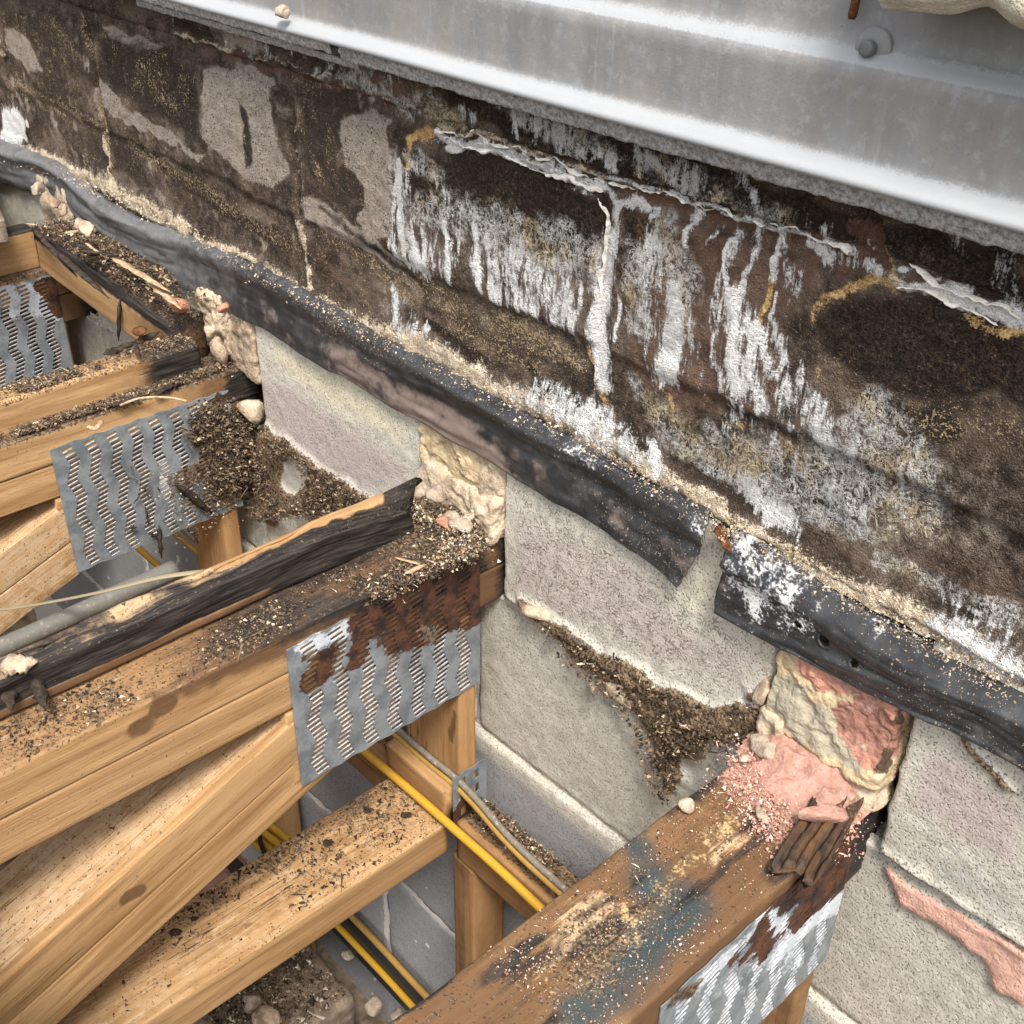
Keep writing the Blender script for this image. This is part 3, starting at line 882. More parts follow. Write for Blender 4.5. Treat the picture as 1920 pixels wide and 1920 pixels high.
    st('mort', [(1560, 500), (1640, 510), (1680, 515)], 18, .7)
    st('mort', [(1700, 520), (1790, 545)], 12, .8)
    st('tan', [(1720, 770), (1800, 790), (1880, 810)], 46, .52)
    st('tan', [(1560, 700), (1620, 740)], 40, .35)
    # salt lace, lower right
    po('lace', [(1180, 720), (1300, 800), (1540, 830), (1640, 720), (1720, 790), (1780, 900), (1760, 1000), (1640, 1000), (1480, 960), (1380, 920), (1250, 830)], 26, .95)
    po('white', [(1370, 880), (1440, 910), (1500, 960), (1490, 1005), (1430, 990), (1390, 940)], 14, .75)
    st('white', [(1640, 790), (1600, 850)], 16, .5)
    st('white', [(1720, 840), (1690, 900)], 16, .55)
    st('white', [(1470, 850), (1540, 900), (1600, 960)], 34, .42)
    st('white', [(1700, 980), (1730, 1010)], 18, .45)
    st('lace', [(1650, 1050), (1780, 1100), (1900, 1160)], 22, .8)
    st('white', [(1780, 1130), (1880, 1180)], 12, .55)
    po('pale', [(1740, 850), (1920, 860), (1920, 1080), (1820, 1050), (1740, 970)], 30, .45)
    st('dark', [(1560, 940), (1590, 980)], 16, .75)
    st('dark', [(1415, 930), (1430, 945)], 8, 1)
    st('dark', [(1480, 890), (1490, 905)], 6, 1)
    st('dark', [(1390, 950), (1480, 1020), (1560, 1060)], 12, .4)
    po('mort', [(1560, 980), (1920, 1080), (1920, 1180), (1700, 1120), (1540, 1040)], 24, .5)
    z = P[:, 2]
    g = M.get
    # procedural drips that run from the bed joint on the right-hand half
    x = P[:, 0]
    strk = fbm(np.stack([x * 48, x * 0, z * 5], 1), 1, 3, 21)
    strk2 = fbm(np.stack([x * 130, x * 0, z * 12], 1), 1, 2, 31)
    for k in ('white', 'cream'):
        v = g(k)
        M.d[k] = np.clip(v * (0.72 + 0.7 * (0.6 * strk + 0.4 * strk2)), 0, 1)
    cb = np.clip(1 - np.abs(z + 0.760) / 0.030, 0, 1)
    M.d['cream'] = np.maximum(g('cream'), cb * (.3 + .6 * n1))
    M.d['dark'] = np.maximum(g('dark'), g('dfill') * (1 - .85 * sst(g('pale'), .2, .6)))
    A = C4(g('white'), g('ochre'), g('pale'), g('dark'))
    B = C4(g('tan'), g('lace'), g('cream'), g('mort'))
    return A, B

def block_mesh(x0, x1, z0, z1, y0, res, r, erode, depth, disp):
    """front face of a laid block with worn, rounded arrises and return faces"""
    nx, nz = max(4, int((x1 - x0) / res)), max(4, int((z1 - z0) / res))
    us = np.linspace(0, 1, nx)
    vs = np.linspace(0, 1, nz)
    X, Z = np.meshgrid(x0 + us * (x1 - x0), z0 + vs * (z1 - z0), indexing='ij')
    P = np.stack([X.ravel(), np.full(X.size, y0), Z.ravel()], 1)
    d = np.minimum(np.minimum(P[:, 0] - x0, x1 - P[:, 0]), np.minimum(P[:, 2] - z0, z1 - P[:, 2]))
    dx = np.minimum(P[:, 0] - x0, x1 - P[:, 0])
    dz = np.minimum(P[:, 2] - z0, z1 - P[:, 2])
    cx, cz = np.maximum(3 * r - dx, 0), np.maximum(3 * r - dz, 0)
    corner = 3 * r - np.sqrt(cx ** 2 + cz ** 2)
    d = np.where((cx > 0) & (cz > 0), np.minimum(d, corner), d)
    e = d + (fbm(P, 45, 3, 41) - 0.55) * erode
    t = np.clip(e / r, 0, 1)
    drop = r * (1 - np.sqrt(np.clip(1 - (1 - t) ** 2, 0, 1)))
    drop = np.where(e < 0, r + np.clip(-e * 2.5, 0, depth - r), drop)
    P[:, 1] = y0 + drop + disp(P)
    F = gridfaces(nx, nz)
    # skirt
    rim = [i * nz for i in range(nx)] + [(nx - 1) * nz + j for j in range(1, nz)] + \
          [i * nz + nz - 1 for i in range(nx - 2, -1, -1)] + [j for j in range(nz - 2, 0, -1)]
    b = len(P)
    S2 = P[rim].copy()
    S2[:, 1] = y0 + depth
    P2 = np.concatenate([P, S2])
    n = len(rim)
    fs = [(rim[k], rim[(k + 1) % n], b + (k + 1) % n, b + k) for k in range(n)]
    F = np.concatenate([F, np.array(fs)])
    return P2, F

def upper_disp(P):
    wz = P[:, 2] + (fbm(P, 7, 3, 88) - .5) * .03
    b = -.007 * sst(wz, -.628, -.610) + .004 + (fbm(P, 60, 4, 2) - 0.5) * 0.0065 + (fbm(P, 12, 3, 8) - 0.5) * 0.008
    return b
uw = thing("stained_block_wall", (-1.5, 0, -0.77), "dark brown block wall with white salt stains between the metal flashing and black membrane", "wall")
def up_piece(name, Pm, Fm, lift=1.0):
    A, B = upper_masks(Pm)
    Pm = Pm.copy()
    Pm[:, 1] -= lift * (B[:, 2] * 0.010 * (0.5 + fbm(Pm, 50, 3, 4)) + A[:, 0] * 0.0022)
    mesh(name, Pm, Fm, M_UP, uw, {"mA": A, "mB": B})
for x0, x1 in ((-3.72, -2.984), (-2.966, -2.289), (-2.271, -1.599), (-1.581, -0.919), (-0.899, -0.239), (-0.221, 0.3)):
    V, F = block_mesh(x0, x1, -0.772, -0.424, 0.0, 0.0036 if x0 > -1.6 else 0.005, 0.007, 0.010, 0.03, upper_disp)
    up_piece("block", V, F)
for x0, x1 in ((-3.4, -2.63), (-2.61, -1.952), (-1.932, -1.255), (-1.235, -0.577), (-0.557, 0.3)):
    V, F = block_mesh(x0, x1, -0.395, -0.24, 0.0, 0.0036 if x0 > -1.6 else 0.005, 0.008, 0.012, 0.03, upper_disp)
    up_piece("block", V, F)
nx, nz = 640, 110
X, Z = np.meshgrid(np.linspace(-3.7, 0.28, nx), np.linspace(-0.782, -0.25, nz), indexing='ij')
V = np.stack([X.ravel(), np.zeros(X.size), Z.ravel()], 1)
V[:, 1] = 0.0055 + (fbm(V, 50, 4, 14) - 0.5) * 0.010
up_piece("mortar_joint", V, gridfaces(nx, nz), 0.8)
def crust(pts, wid, seed, mat):
    p = oY(pts, 0.0)
    n = 26 * (len(p) - 1)
    k = np.linspace(0, len(p) - 1.001, n)
    i = k.astype(int)
    c = p[i] * (1 - (k - i))[:, None] + p[i + 1] * (k - i)[:, None]
    c = c + (np.stack([fbm(c, 40, 3, seed), Z0(c), fbm(c, 40, 3, seed + 1)], 1) - [.5, 0, .5]) * .020
    w = wid * 1.8 * np.clip(fbm(c, 38, 4, seed + 2, .65) - .42, 0.012, 1)
    V = []
    for q, ww, r in zip(c, w, fbm(c, 70, 2, seed + 4)):
        y = float(-.001 - .004 * r * min(1, ww / wid * 3))
        V += [q + (0, .004, ww * .7), q + (0, y - ww * .35, ww * .45), q + (0, y - ww * .55, -ww * .1), q + (0, y - ww * .1, -ww * .5), q + (0, .004, -ww * .8)]
    V = np.array(V)
    V[:, 1] -= (fbm(V, 110, 2, seed + 6) - .5) * wid * .5
    V[:, 2] += (fbm(V, 130, 2, seed + 8) - .5) * wid * .6
    mesh("salt_crust", V, gridfaces(n, 5), mat, uw)
M_SALT = mat_rubble("salt_crust", (0.66, 0.60, 0.50), (0.92, 0.89, 0.84), None, 90)
def Z0(V): return np.zeros(len(V))
crust([(820, 240), (900, 258), (960, 278), (1040, 302), (1140, 342)], .007, 1, M_SALT)
crust([(830, 258), (900, 278), (980, 304), (1060, 338), (1130, 368)], .010, 11, M_SALT)
crust([(1140, 342), (1220, 352), (1300, 376), (1370, 402), (1450, 426), (1520, 444), (1600, 472)], .007, 21, M_SALT)
crust([(1690, 494), (1705, 492), (1725, 512), (1748, 536), (1790, 548), (1850, 572), (1920, 600)], .007, 31, M_SALT)
crust([(1128, 368), (1142, 400), (1138, 460), (1128, 540), (1122, 610)], .006, 41, M_SALT)
crust([(1690, 534), (1740, 550), (1800, 574), (1870, 600)], .007, 51, M_SALT)
# backing above, behind the flashing
def box(x0, x1, y0, y1, z0, z1):
    V = [(x, y, z) for x in (x0, x1) for y in (y0, y1) for z in (z0, z1)]
    F = [(0, 1, 3, 2), (4, 6, 7, 5), (0, 4, 5, 1), (2, 3, 7, 6), (0, 2, 6, 4), (1, 5, 7, 3)]
    return np.array(V, float), F
V, F = box(-4.2, 1.2, 0.05, 0.3, -0.80, -0.02)
mesh("wall_core", V, F, M_BROWNST, uw, smooth=False)

# ------------------------------------------------------------------ lower wall
def lower_masks(P):
    M = Masks(P)
    st, po = M.st, M.po
    po('pur', [(470, 690), (560, 730), (700, 820), (790, 880), (690, 930), (560, 850), (490, 780)], 30, .75)
    po('yel', [(500, 630), (640, 700), (780, 790), (770, 840), (640, 780), (520, 690)], 30, .7)
    po('pur', [(950, 950), (1200, 1050), (1300, 1180), (1440, 1230), (1400, 1310), (1200, 1230), (960, 1110)], 40, .6)
    po('crk', [(950, 900), (1300, 1090), (1400, 1200), (1400, 1310), (1150, 1220), (960, 1100)], 50, .8)
    po('yel', [(1220, 1110), (1310, 1080), (1350, 990), (1375, 1080), (1380, 1180), (1300, 1160)], 24, .5)
    po('pur', [(1720, 1400), (1800, 1430), (1920, 1520), (1920, 1640), (1780, 1560), (1700, 1490)], 40, .8)
    po('grey', [(1680, 1560), (1800, 1600), (1920, 1660), (1920, 1760), (1750, 1660)], 40, .5)
    st('brn', [(1340, 1000), (1360, 1040)], 14, .6)
    st('brn', [(1420, 1170), (1440, 1250), (1450, 1310)], 16, .55)
    st('dirt', [(1800, 1370), (1850, 1440), (1900, 1480)], 12, .8)
    st('brn', [(1840, 1440), (1900, 1500)], 20, .5)
    st('brn', [(960, 890), (1100, 960), (1200, 1030)], 18, .35)
    st('brn', [(480, 630), (640, 720), (780, 795)], 14, .4)
    st('brn', [(1700, 1340), (1800, 1380)], 18, .45)
    # dirt and mortar smears along the bed under the pale course
    st('dirt', [(480, 800), (560, 900), (660, 960), (700, 985)], 34, .9)
    st('dirt', [(440, 790), (480, 870), (500, 960)], 40, .95)
    st('dirt', [(990, 1140), (1100, 1210), (1200, 1270), (1300, 1340), (1420, 1380)], 22, .85)
    st('dirt', [(1180, 1290), (1230, 1370), (1280, 1400)], 40, .95)
    st('dirt', [(1230, 1380), (1255, 1460)], 22, .9)
    st('dirt', [(1300, 1340), (1400, 1370)], 34, .7)
    st('dirt', [(1400, 1290), (1450, 1300)], 12, .8)
    po('dirt', [(440, 740), (500, 790), (600, 870), (700, 930), (745, 985), (700, 1010), (620, 985), (560, 960), (480, 970), (450, 900)], 12, .85)
    po('dirt', [(985, 1140), (1100, 1200), (1210, 1265), (1330, 1320), (1440, 1310), (1450, 1370), (1380, 1380), (1300, 1400), (1270, 1440), (1262, 1490), (1240, 1480), (1215, 1420), (1195, 1340), (1130, 1280), (1040, 1200)], 8, .85)
    # round clean patch where the dirt has fallen away
    for k_ in ('dirt', 'brn'): po(k_, [(519, 893), (527, 868), (545, 857), (564, 868), (570, 890), (563, 915), (548, 930), (528, 918)], 4, -1)
    st('brn', [(640, 950), (700, 990)], 26, .6)
    # pink mortar smear under right block
    po('pink', [(1655, 1622), (1700, 1655), (1790, 1710), (1920, 1795), (1920, 1900), (1850, 1850), (1830, 1790), (1740, 1740), (1690, 1700), (1665, 1650)], 5, 1)
    st('wht', [(1330, 1410), (1400, 1430)], 24, .7)
    st('pur', [(1340, 1370), (1400, 1390)], 30, .8)
    z = P[:, 2]
    g = M.get
    low = sst(-z, 1.45, 1.52)
    M.d['grey'] = np.maximum(g('grey'), low * 0.95)
    M.d['dirt'] = np.maximum(g('dirt'), 0.5 * np.exp(-((z + 1.115) / 0.012) ** 2))
    n = fbm(P, 14, 3, 77)
    M.d['brn'] = np.maximum(g('brn'), 0.35 * sst(n, 0.55, 0.8) * (1 - low))
    M.d['brn'] = np.maximum(g('brn'), 0.5 * np.exp(-((z + 1.447) / 0.008) ** 2))
    A = C4(g('pur'), g('brn'), g('dirt'), g('pink'))
    B = C4(g('crk'), g('yel'), g('grey'), g('wht'))
    return A, B
lw = thing("pale_block_wall", (-1.2, 0, -2.8), "pale speckled block wall below the black membrane, stepping down behind the roof timbers", "wall")
def lo_piece(name, V, F, raise_dirt=0.012):
    A, B = lower_masks(V)
    V = V.copy()
    V[:, 1] -= A[:, 2] * raise_dirt * (0.4 + fbm(V, 60, 3, 3)) + A[:, 3] * 0.008 * (0.5 + fbm(V, 70, 2, 5))
    mesh(name, V, F, M_LOW, lw, {"mA": A, "mB": B})
def low_disp(P): return (fbm(P, 70, 3, 5) - 0.5) * 0.0022 + (fbm(P, 9, 2, 15) - 0.5) * 0.0022
for x0, x1 in ((-2.50, -1.945), (-1.781, -1.292), (-1.090, -0.590), (-0.405, 0.25), (-3.3, -2.70)):
    V, F = block_mesh(x0, x1, -1.112, -0.779, 0.0, 0.004, 0.0055, 0.007, 0.05, low_disp)
    lo_piece("block", V, F)
for x0, x1 in ((-3.3, -2.53), (-2.518, -1.853), (-1.841, -1.173), (-1.161, -0.493), (-0.481, 0.25)):
    V, F = block_mesh(x0, x1, -1.441, -1.118, 0.010, 0.006, 0.003, 0.003, 0.05, low_disp)
    lo_piece("block", V, F)
for k, zt in enumerate((-1.449, -1.775, -2.098, -2.42)):
    zb = zt - 0.315
    xs = np.arange(-3.5 + 0.33 * (k % 2), 0.4, 0.672)
    for xa in xs:
        V, F = block_mesh(xa + .006, xa + .666, zb, zt, 0.003, 0.012, 0.0025, 0.0015, 0.05, low_disp)
        lo_piece("block", V, F)
nx, nz = 330, 200
X, Z = np.meshgrid(np.linspace(-3.6, 0.3, nx), np.linspace(-2.78, -1.108, nz), indexing='ij')
V = np.stack([X.ravel(), np.zeros(X.size), Z.ravel()], 1)
V[:, 1] = 0.016 - 0.0115 * sst(-V[:, 2], 1.452, 1.462) + (fbm(V, 40, 3, 14) - 0.5) * 0.004
A = C4(np.zeros(len(V)), 0.35 * fbm(V, 20, 3), np.zeros(len(V)), np.zeros(len(V)))
B = C4(np.zeros(len(V)), np.zeros(len(V)), np.zeros(len(V)), sst(-V[:, 2], 1.6, 1.7) * .9)
mesh("mortar_joint", V, gridfaces(nx, nz), M_LOW, lw, {"mA": A, "mB": B})
V, F = box(-4.2, 1.2, 0.062, 0.3, -2.85, -0.81)
mesh("wall_core", V, F, M_BROWNST, lw, smooth=False)

# ------------------------------------------------------------------ generic builders
def ico(sub=2):
    import bmesh
    bm = bmesh.new()
    bmesh.ops.create_icosphere(bm, subdivisions=sub, radius=1)
    bm.verts.ensure_lookup_table()
    V = np.array([v.co[:] for v in bm.verts])
    F = np.array([[v.index for v in f.verts] for f in bm.faces])
    bm.free()
    return V, F
ICO = {k: ico(k) for k in (1, 2, 3, 4)}
def stone_mesh(c, size, seed, sub=3, cuts=7, rough=0.25):
    r = np.random.default_rng(seed)
    V, F = ICO[sub]
    V = V.copy()
    for _ in range(cuts):
        n = r.normal(size=3)
        n /= np.linalg.norm(n)
        h = r.uniform(0.45, 0.8)
        d = V @ n - h
        V = V - np.where(d > 0, d, 0)[:, None] * n
    V *= (1 + (fbm(V + seed * 3.1, 2.5, 4, seed) - 0.5) * rough * 2)[:, None]
    a = r.uniform(-.6, .6, 3)
    Rm = np.array(Matrix.Rotation(a[2], 3, 'Z') @ Matrix.Rotation(a[0] * .5, 3, 'X'))
    return (V * np.asarray(size)) @ Rm.T + np.asarray(c), F
def stone(name, c, size, mat, seed, label, cat, group=None, sub=3, rough=0.25):
    V, F = stone_mesh(c, size, seed, sub, 7, rough)
    o = mesh(name, V, F, mat)
    return tag(o, label, cat, group)
def frame(P0, P1, up=(0, 0, 1)):
    t = np.asarray(P1, float) - np.asarray(P0, float)
    L = np.linalg.norm(t)
    t /= L
    u = np.cross(t, up)
    u /= np.linalg.norm(u)
    v = np.cross(u, t)
    return t, u, v, L
def rrect(w, h, r, res):
    """rounded rectangle outline, centred"""
    pts = []
    for sx, sy, a0 in ((1, 1, 0), (-1, 1, 90), (-1, -1, 180), (1, -1, 270)):
        for k in range(4):
            a = math.radians(a0 + 30 * k)
            pts.append((sx * (w / 2 - r) + r * math.cos(a), sy * (h / 2 - r) + r * math.sin(a)))
    pts = np.array(pts)
    out = []
    for a, b in zip(pts, np.roll(pts, -1, 0)):
        n = max(1, int(np.linalg.norm(b - a) / res))
        for k in range(n):
            out.append(a + (b - a) * k / n)
    return np.array(out)
def timber(name, P0, P1, w, h, mat, parent=None, paint=None, rough=None, res=0.007, rad=0.006, up=(0, 0, 1), seed=0, ends=None, wig=0.0012):
    """sawn timber from P0 to P1; rough(V, A, B, nrm) -> outward displacement"""
    P0, P1 = np.asarray(P0, float), np.asarray(P1, float)
    t, u, v, L = frame(P0, P1, up)
    sec = rrect(w, h, rad, res)
    n = max(3, int(L / (res * 1.3)))
    al = np.linspace(0, L, n)
    nv = len(sec)
    V = (P0 + al[:, None, None] * t + sec[None, :, 0:1] * u + sec[None, :, 1:2] * v).reshape(-1, 3)
    gc = np.stack([np.repeat(al, nv), np.tile(sec[:, 0], n), np.tile(sec[:, 1], n)], 1) + seed * 1.37
    nr = np.stack([np.clip((np.abs(sec[:, 0]) - (w / 2 - rad)) / rad, 0, 1) * np.sign(sec[:, 0]),
                   np.clip((np.abs(sec[:, 1]) - (h / 2 - rad)) / rad, 0, 1) * np.sign(sec[:, 1])], 1)
    nr /= np.linalg.norm(nr, axis=1)[:, None] + 1e-9
    nr3 = np.tile(nr[:, 0:1] * u + nr[:, 1:2] * v, (n, 1))
    if paint: A, B = paint(V)
    else: A, B = C4(np.zeros(len(V))), C4(np.zeros(len(V)))
    d = (fbm(gc * np.array([4, 30, 30]), 1, 3, seed) - 0.5) * 2 * wig
    d = d + (fbm(gc * np.array([14, 90, 90]), 1, 2, seed + 5) - 0.5) * 0.009 * np.clip(A[:, 0], 0, 1)
    if rough: d = d + rough(V, A, B, nr3)
    V = V + nr3 * d[:, None]
    if ends: V = ends(V, gc - seed * 1.37, L)
    F = [tuple(f) for f in gridfaces(n, nv, True)]
    F.append(tuple(range(nv - 1, -1, -1)))
    F.append(tuple((n - 1) * nv + k for k in range(nv)))
    o = mesh(name, V, F, mat, parent, {"mA": A, "mB": B, "gc": gc})
    return o
def tube(name, pts, r, mat, parent=None, nseg=10, sub=10, flat=1.0):
    pts = np.asarray(pts, float)
    # Catmull-Rom
    Q = []
    pp = np.vstack([2 * pts[0] - pts[1], pts, 2 * pts[-1] - pts[-2]])
    for i in range(1, len(pp) - 2):
        for k in range(sub):
            s = k / sub
            a, b, c, d = pp[i - 1], pp[i], pp[i + 1], pp[i + 2]
            Q.append(0.5 * ((2 * b) + (c - a) * s + (2 * a - 5 * b + 4 * c - d) * s * s + (3 * b - a - 3 * c + d) * s ** 3))
    Q.append(pts[-1])
    Q = np.array(Q)
    T = np.gradient(Q, axis=0)
    T /= np.linalg.norm(T, axis=1)[:, None]
    V = []
    for q, t in zip(Q, T):
        u = np.cross(t, (0.05, 0.1, 1.0))
        u /= np.linalg.norm(u)
        v = np.cross(u, t)
        for k in range(nseg):
            a = 2 * math.pi * k / nseg
            V.append(q + r * (math.cos(a) * u + flat * math.sin(a) * v))
    F = [tuple(f) for f in gridfaces(len(Q), nseg, True)]
    F.append(tuple(range(nseg - 1, -1, -1)))
    F.append(tuple((len(Q) - 1) * nseg + k for k in range(nseg)))
    return mesh(name, V, F, mat, parent)
def Z0(V): return np.zeros(len(V))

# ------------------------------------------------------------------ nail plates
def nail_plate(parent, X, y0, y1, z0, z1, cols, rows, paint, name="nail_plate", slotw=0.47, zig=0.0060, vert=False, thick=0.0014):
    """punched steel connector plate lying on the plane x = X"""
    Wd, H = y1 - y0, z1 - z0
    m = 0.012 if not vert else 0.008
    pitch = (Wd - 2 * m) / cols
    zp = (H - 2 * 0.006) / rows
    zl = [0.0]
    for r in range(rows):
        zc = 0.006 + (r + 0.5) * zp
        zl += [zc - 0.31 * zp, zc + 0.31 * zp]
    zl.append(H)
    V, F = [], []
    nxl = 2 + 2 * cols
    for j, zz in enumerate(zl):
        r = min(max((j - 1) // 2, 0), rows - 1)
        sh = zig * (abs(((r + 1) % 8) - 4) / 2 - 1)
        if j in (0, len(zl) - 1): sh = 0
        xs = [0.0]
        for c in range(cols):
            xc = m + (c + 0.5) * pitch
            xs += [xc - slotw * pitch / 2 + sh, xc + slotw * pitch / 2 + sh]
        xs.append(Wd)
        for i, xx in enumerate(xs):
            rise = 0.0
            V.append((X, y0 + xx, z0 + zz + 0.0035 * (1 if i % 2 == 0 and 0 < i < nxl - 1 else 0)))
    for j in range(len(zl) - 1):
        for i in range(nxl - 1):
            if i % 2 == 1 and j % 2 == 1: continue
            a = j * nxl + i
            F.append((a, a + 1, a + 1 + nxl, a + nxl))
    V = np.array(V)
    V[:, 0] += fbm(V, 22, 2, 3) * 0.001
    # burred lip along the lower edge of every slot
    lips, lf_ = [], []
    if not vert:
        for r in range(rows):
            for c_ in range(cols):
                a = (2 * r + 1) * nxl + 1 + 2 * c_
                p, q2 = V[a].copy(), V[a + 1].copy()
                b = len(V) + len(lips)
                lips += [p + (.0006, .001, 0), q2 + (.0006, -.001, 0), q2 + (.0017, -.0010, .0004), p + (.0017, .0010, .0004)]
                lf_.append((b, b + 1, b + 2, b + 3))
        nb = len(V)
        V = np.vstack([V, np.array(lips)])
        F = F + lf_
    A = paint(V)
    if not vert: A[nb:, 1] = np.maximum(A[nb:, 1], .66 * (1 - A[nb:, 0]))  # lips whitened in colour to stand for their catch-light
    o = mesh(name, V, F, M_GALV, parent, {"mA": A}, smooth=False)
    solidify(o, thick, 1.0)
    return o

# ------------------------------------------------------------------ trusses
def pxX(X, pts): return oX(pts, X)
def jit(V, a=0.02, sc=25):
    w = np.stack([fbm(V, sc, 3, 51), fbm(V, sc, 3, 52), fbm(V, sc, 3, 53)], 1) - .5
    return V + w * a * 2
def near_wall(V, a=-0.32, b=0.0): return sst(V[:, 1], a, b)

def chord_paint_T2(V):
    Q = jit(V)
    X1 = -1.10
    top = sst(V[:, 2], -0.996, -0.988)
    ch = np.zeros(len(V)); s = ch.copy(); du = ch.copy(); pl = ch.copy(); kn = ch.copy(); bl = ch.copy()
    nw = near_wall(V, -0.52, -0.25)
    s = np.maximum(s, nw * 0.95)
    gr_ = fbm(V * np.array([1, .25, 1.6]), 14, 4, 72, .6)
    s = np.maximum(s, sst(V[:, 2], -1.045, -.995) * near_wall(V, -.8, -.4) * (.4 + .7 * gr_))
    ch = np.maximum(ch, (.25 + .75 * sst(V[:, 2], -1.04, -.99)) * near_wall(V, -.62, -.36) * .62 * sst(gr_, .42, .62))
    s = np.maximum(s, top * 0.55)
    ch = np.maximum(ch, sst(V[:, 1], -0.05, 0.02) * 0.75)
    ch = np.maximum(ch, 0.75 * stroke(Q, pxX(X1, [(700, 1120), (880, 1080)]), 0.05, .8))
    tn_ = fbm(V * np.array([1, .3, 1]), 16, 3, 71)
    yk = sst(V[:, 1], -.66, -.38)
    s = np.maximum(s, top * yk * .95)
    ch = np.maximum(ch, top * yk * (.34 + .5 * tn_))
    du = np.maximum(du, top * (.35 + .35 * tn_))
    du = np.maximum(du, top * sst(V[:, 1], -0.35, -0.1) * .9)
    du = np.maximum(du, 0.2)
    s = np.maximum(s, 0.9 * stroke(Q, pxX(X1, [(300, 1300), (420, 1250), (540, 1215)]), 0.022, .9))
    kn = np.maximum(kn, stroke(jit(V, .004), pxX(X1, [(300, 1325), (312, 1320)]), 0.017, .5))
    kn = np.maximum(kn, .75 * stroke(jit(V, .012, 60), pxX(X1, [(255, 1370), (285, 1350)]), 0.014, .6))
    bl = np.maximum(bl, .6 * top * stroke(Q, oZ([(520, 1150), (640, 1135)], -.988), 0.03, .95))
    pl = np.maximum(pl, top * (0.28 + .2 * tn_))
    return C4(ch, s, du, pl), C4(bl, Z0(V), Z0(V), kn)
def ply_paint_T2(V):
    s = near_wall(V, -0.45, -0.1) * .8
    return C4(sst(V[:, 1], -0.05, 0.03) * .8, s + .15, np.full(len(V), .18), Z0(V)), C4(Z0(V))
def clean_paint(V):
    return C4(Z0(V), np.full(len(V), .08), np.full(len(V), .22), Z0(V)), C4(Z0(V))
def web_paint_T2(V):
    Q = jit(V, .006, 50)
    kn = stroke(Q, pxX(-1.1, [(240, 1685), (262, 1672)]), 0.012, .6)
    # knots on the sloping upper face
    for c, r in (((242, 1580), .02), ((305, 1500), .008), ((60, 1680), .017)):
        kn = np.maximum(kn, .7 * stroke(Q, np.array([on(2, -1.27, *c)]), r, .7))
    top = sst(V[:, 0], -1.11, -1.12)
    du = np.maximum(.14, top * .36)
    s = .35 * stroke(jit(V, .02), pxX(-1.1, [(350, 1560), (330, 1620)]), .02, .8)
    return C4(Z0(V), s, du, top * .62), C4(Z0(V), Z0(V), Z0(V), kn)
def bottom_paint(V):
    top = sst(V[:, 2], -1.562, -1.552)
    n = sst(fbm(V, 10, 3, 33), .4, .7)
    du = np.maximum(.15, top * (.22 + .26 * n) + top * .30 * sst(V[:, 1], -.42, -.2) + top * .2 * (1 - sst(V[:, 0], -1.235, -1.20)))
    kn = .7 * stroke(jit(V, .006, 50), np.array([on(2, -1.55, 450, 1730), on(2, -1.55, 465, 1733)]), .008, .7)
    return C4(Z0(V), .12 + Z0(V), du, top * .5), C4(Z0(V), Z0(V), Z0(V), kn)

def plate_paint(X, rust, white, black=()):
    def f(V):
        Q = jit(V, .012, 40)
        r = np.zeros(len(V)); w = r.copy(); k = r.copy()
        for pts, rad, a in rust: r = np.maximum(r, a * stroke(Q, pxX(X, pts), rad, .6))
        for pts, rad, a in white: w = np.maximum(w, a * stroke(Q, pxX(X, pts), rad, .8))
        for pts, rad, a in black: k = np.maximum(k, a * stroke(Q, pxX(X, pts), rad, .7))
        return C4(r, w, k, Z0(V))
    return f

GT = "flat timber trusses running into the block wall"
def truss_core(t, X1, dz, cpaint, ppaint, wpaint, yfar=-1.5, post=True, m=M_WOOD, postmat=M_WOOD2):
    xc = X1 - 0.0775
    def rot_end(V, gc, L):
        k = sst(V[:, 1], -0.07, 0.04)
        V = V.copy()
        V[:, 2] -= k * 0.006 * (fbm(V, 60, 2, 1) - .3)
        return V
    timber("top_chord", (xc, yfar, -1.0205 + dz), (xc, 0.035, -1.0205 + dz), 0.155, 0.067, m, t, cpaint, seed=int(-X1 * 10), res=0.006, rad=0.0035)
    timber("chord_ply", (xc - .001, yfar, -1.0895 + dz), (xc - .001, 0.03, -1.0895 + dz), 0.1535, 0.067, m, t, ppaint, seed=int(-X1 * 10) + 3, rad=0.004)
    # diagonal web in two plies, falling away from the wall
    sl = math.atan(0.36)
    d = np.array([0, -math.cos(sl), -math.sin(sl)])
    nrm = np.array([0, -math.sin(sl), math.cos(sl)])
    p = np.array([xc, -0.345, -1.128 + dz]) - nrm * 0.036
    for k in range(2):
        q = p - nrm * 0.0725 * k + d * (0.035 if k == 0 else -0.03)
        timber("web", q, q + d * 1.0, 0.1535 - .001 * k, 0.0715, m, t, wpaint, seed=int(-X1 * 10) + 7 + k, rad=0.0032, up=(0, 0, 1))
    timber("heel_block", (xc, -.40, -1.198 + dz), (xc, -.205, -1.198 + dz), .1525, .142, m, t, clean_paint, seed=int(-X1 * 10) + 9)
    if post:
        timber("post", (xc, -0.064, -1.62 + dz), (xc, -0.064, -1.126 + dz), 0.151, 0.038, postmat, t, post_paint, seed=int(-X1 * 10) + 11, up=(0, -1, 0))
    timber("bottom_chord", (xc, yfar, -1.588 + dz), (xc, -0.116, -1.588 + dz), 0.155, 0.072, m, t, bottom_paint, seed=int(-X1 * 10) + 13, rad=0.0032)
    return t
def post_paint(V):
    kn = .8 * stroke(jit(V, .008, 60), oY([(852, 1340), (845, 1385)], -.083), .009, .7)
    return C4(Z0(V), .35 + .3 * sst(fbm(V * np.array([20, 20, 2]), 1, 3, 5), .45, .7), .12 + Z0(V), Z0(V)), C4(Z0(V), Z0(V), Z0(V), kn)

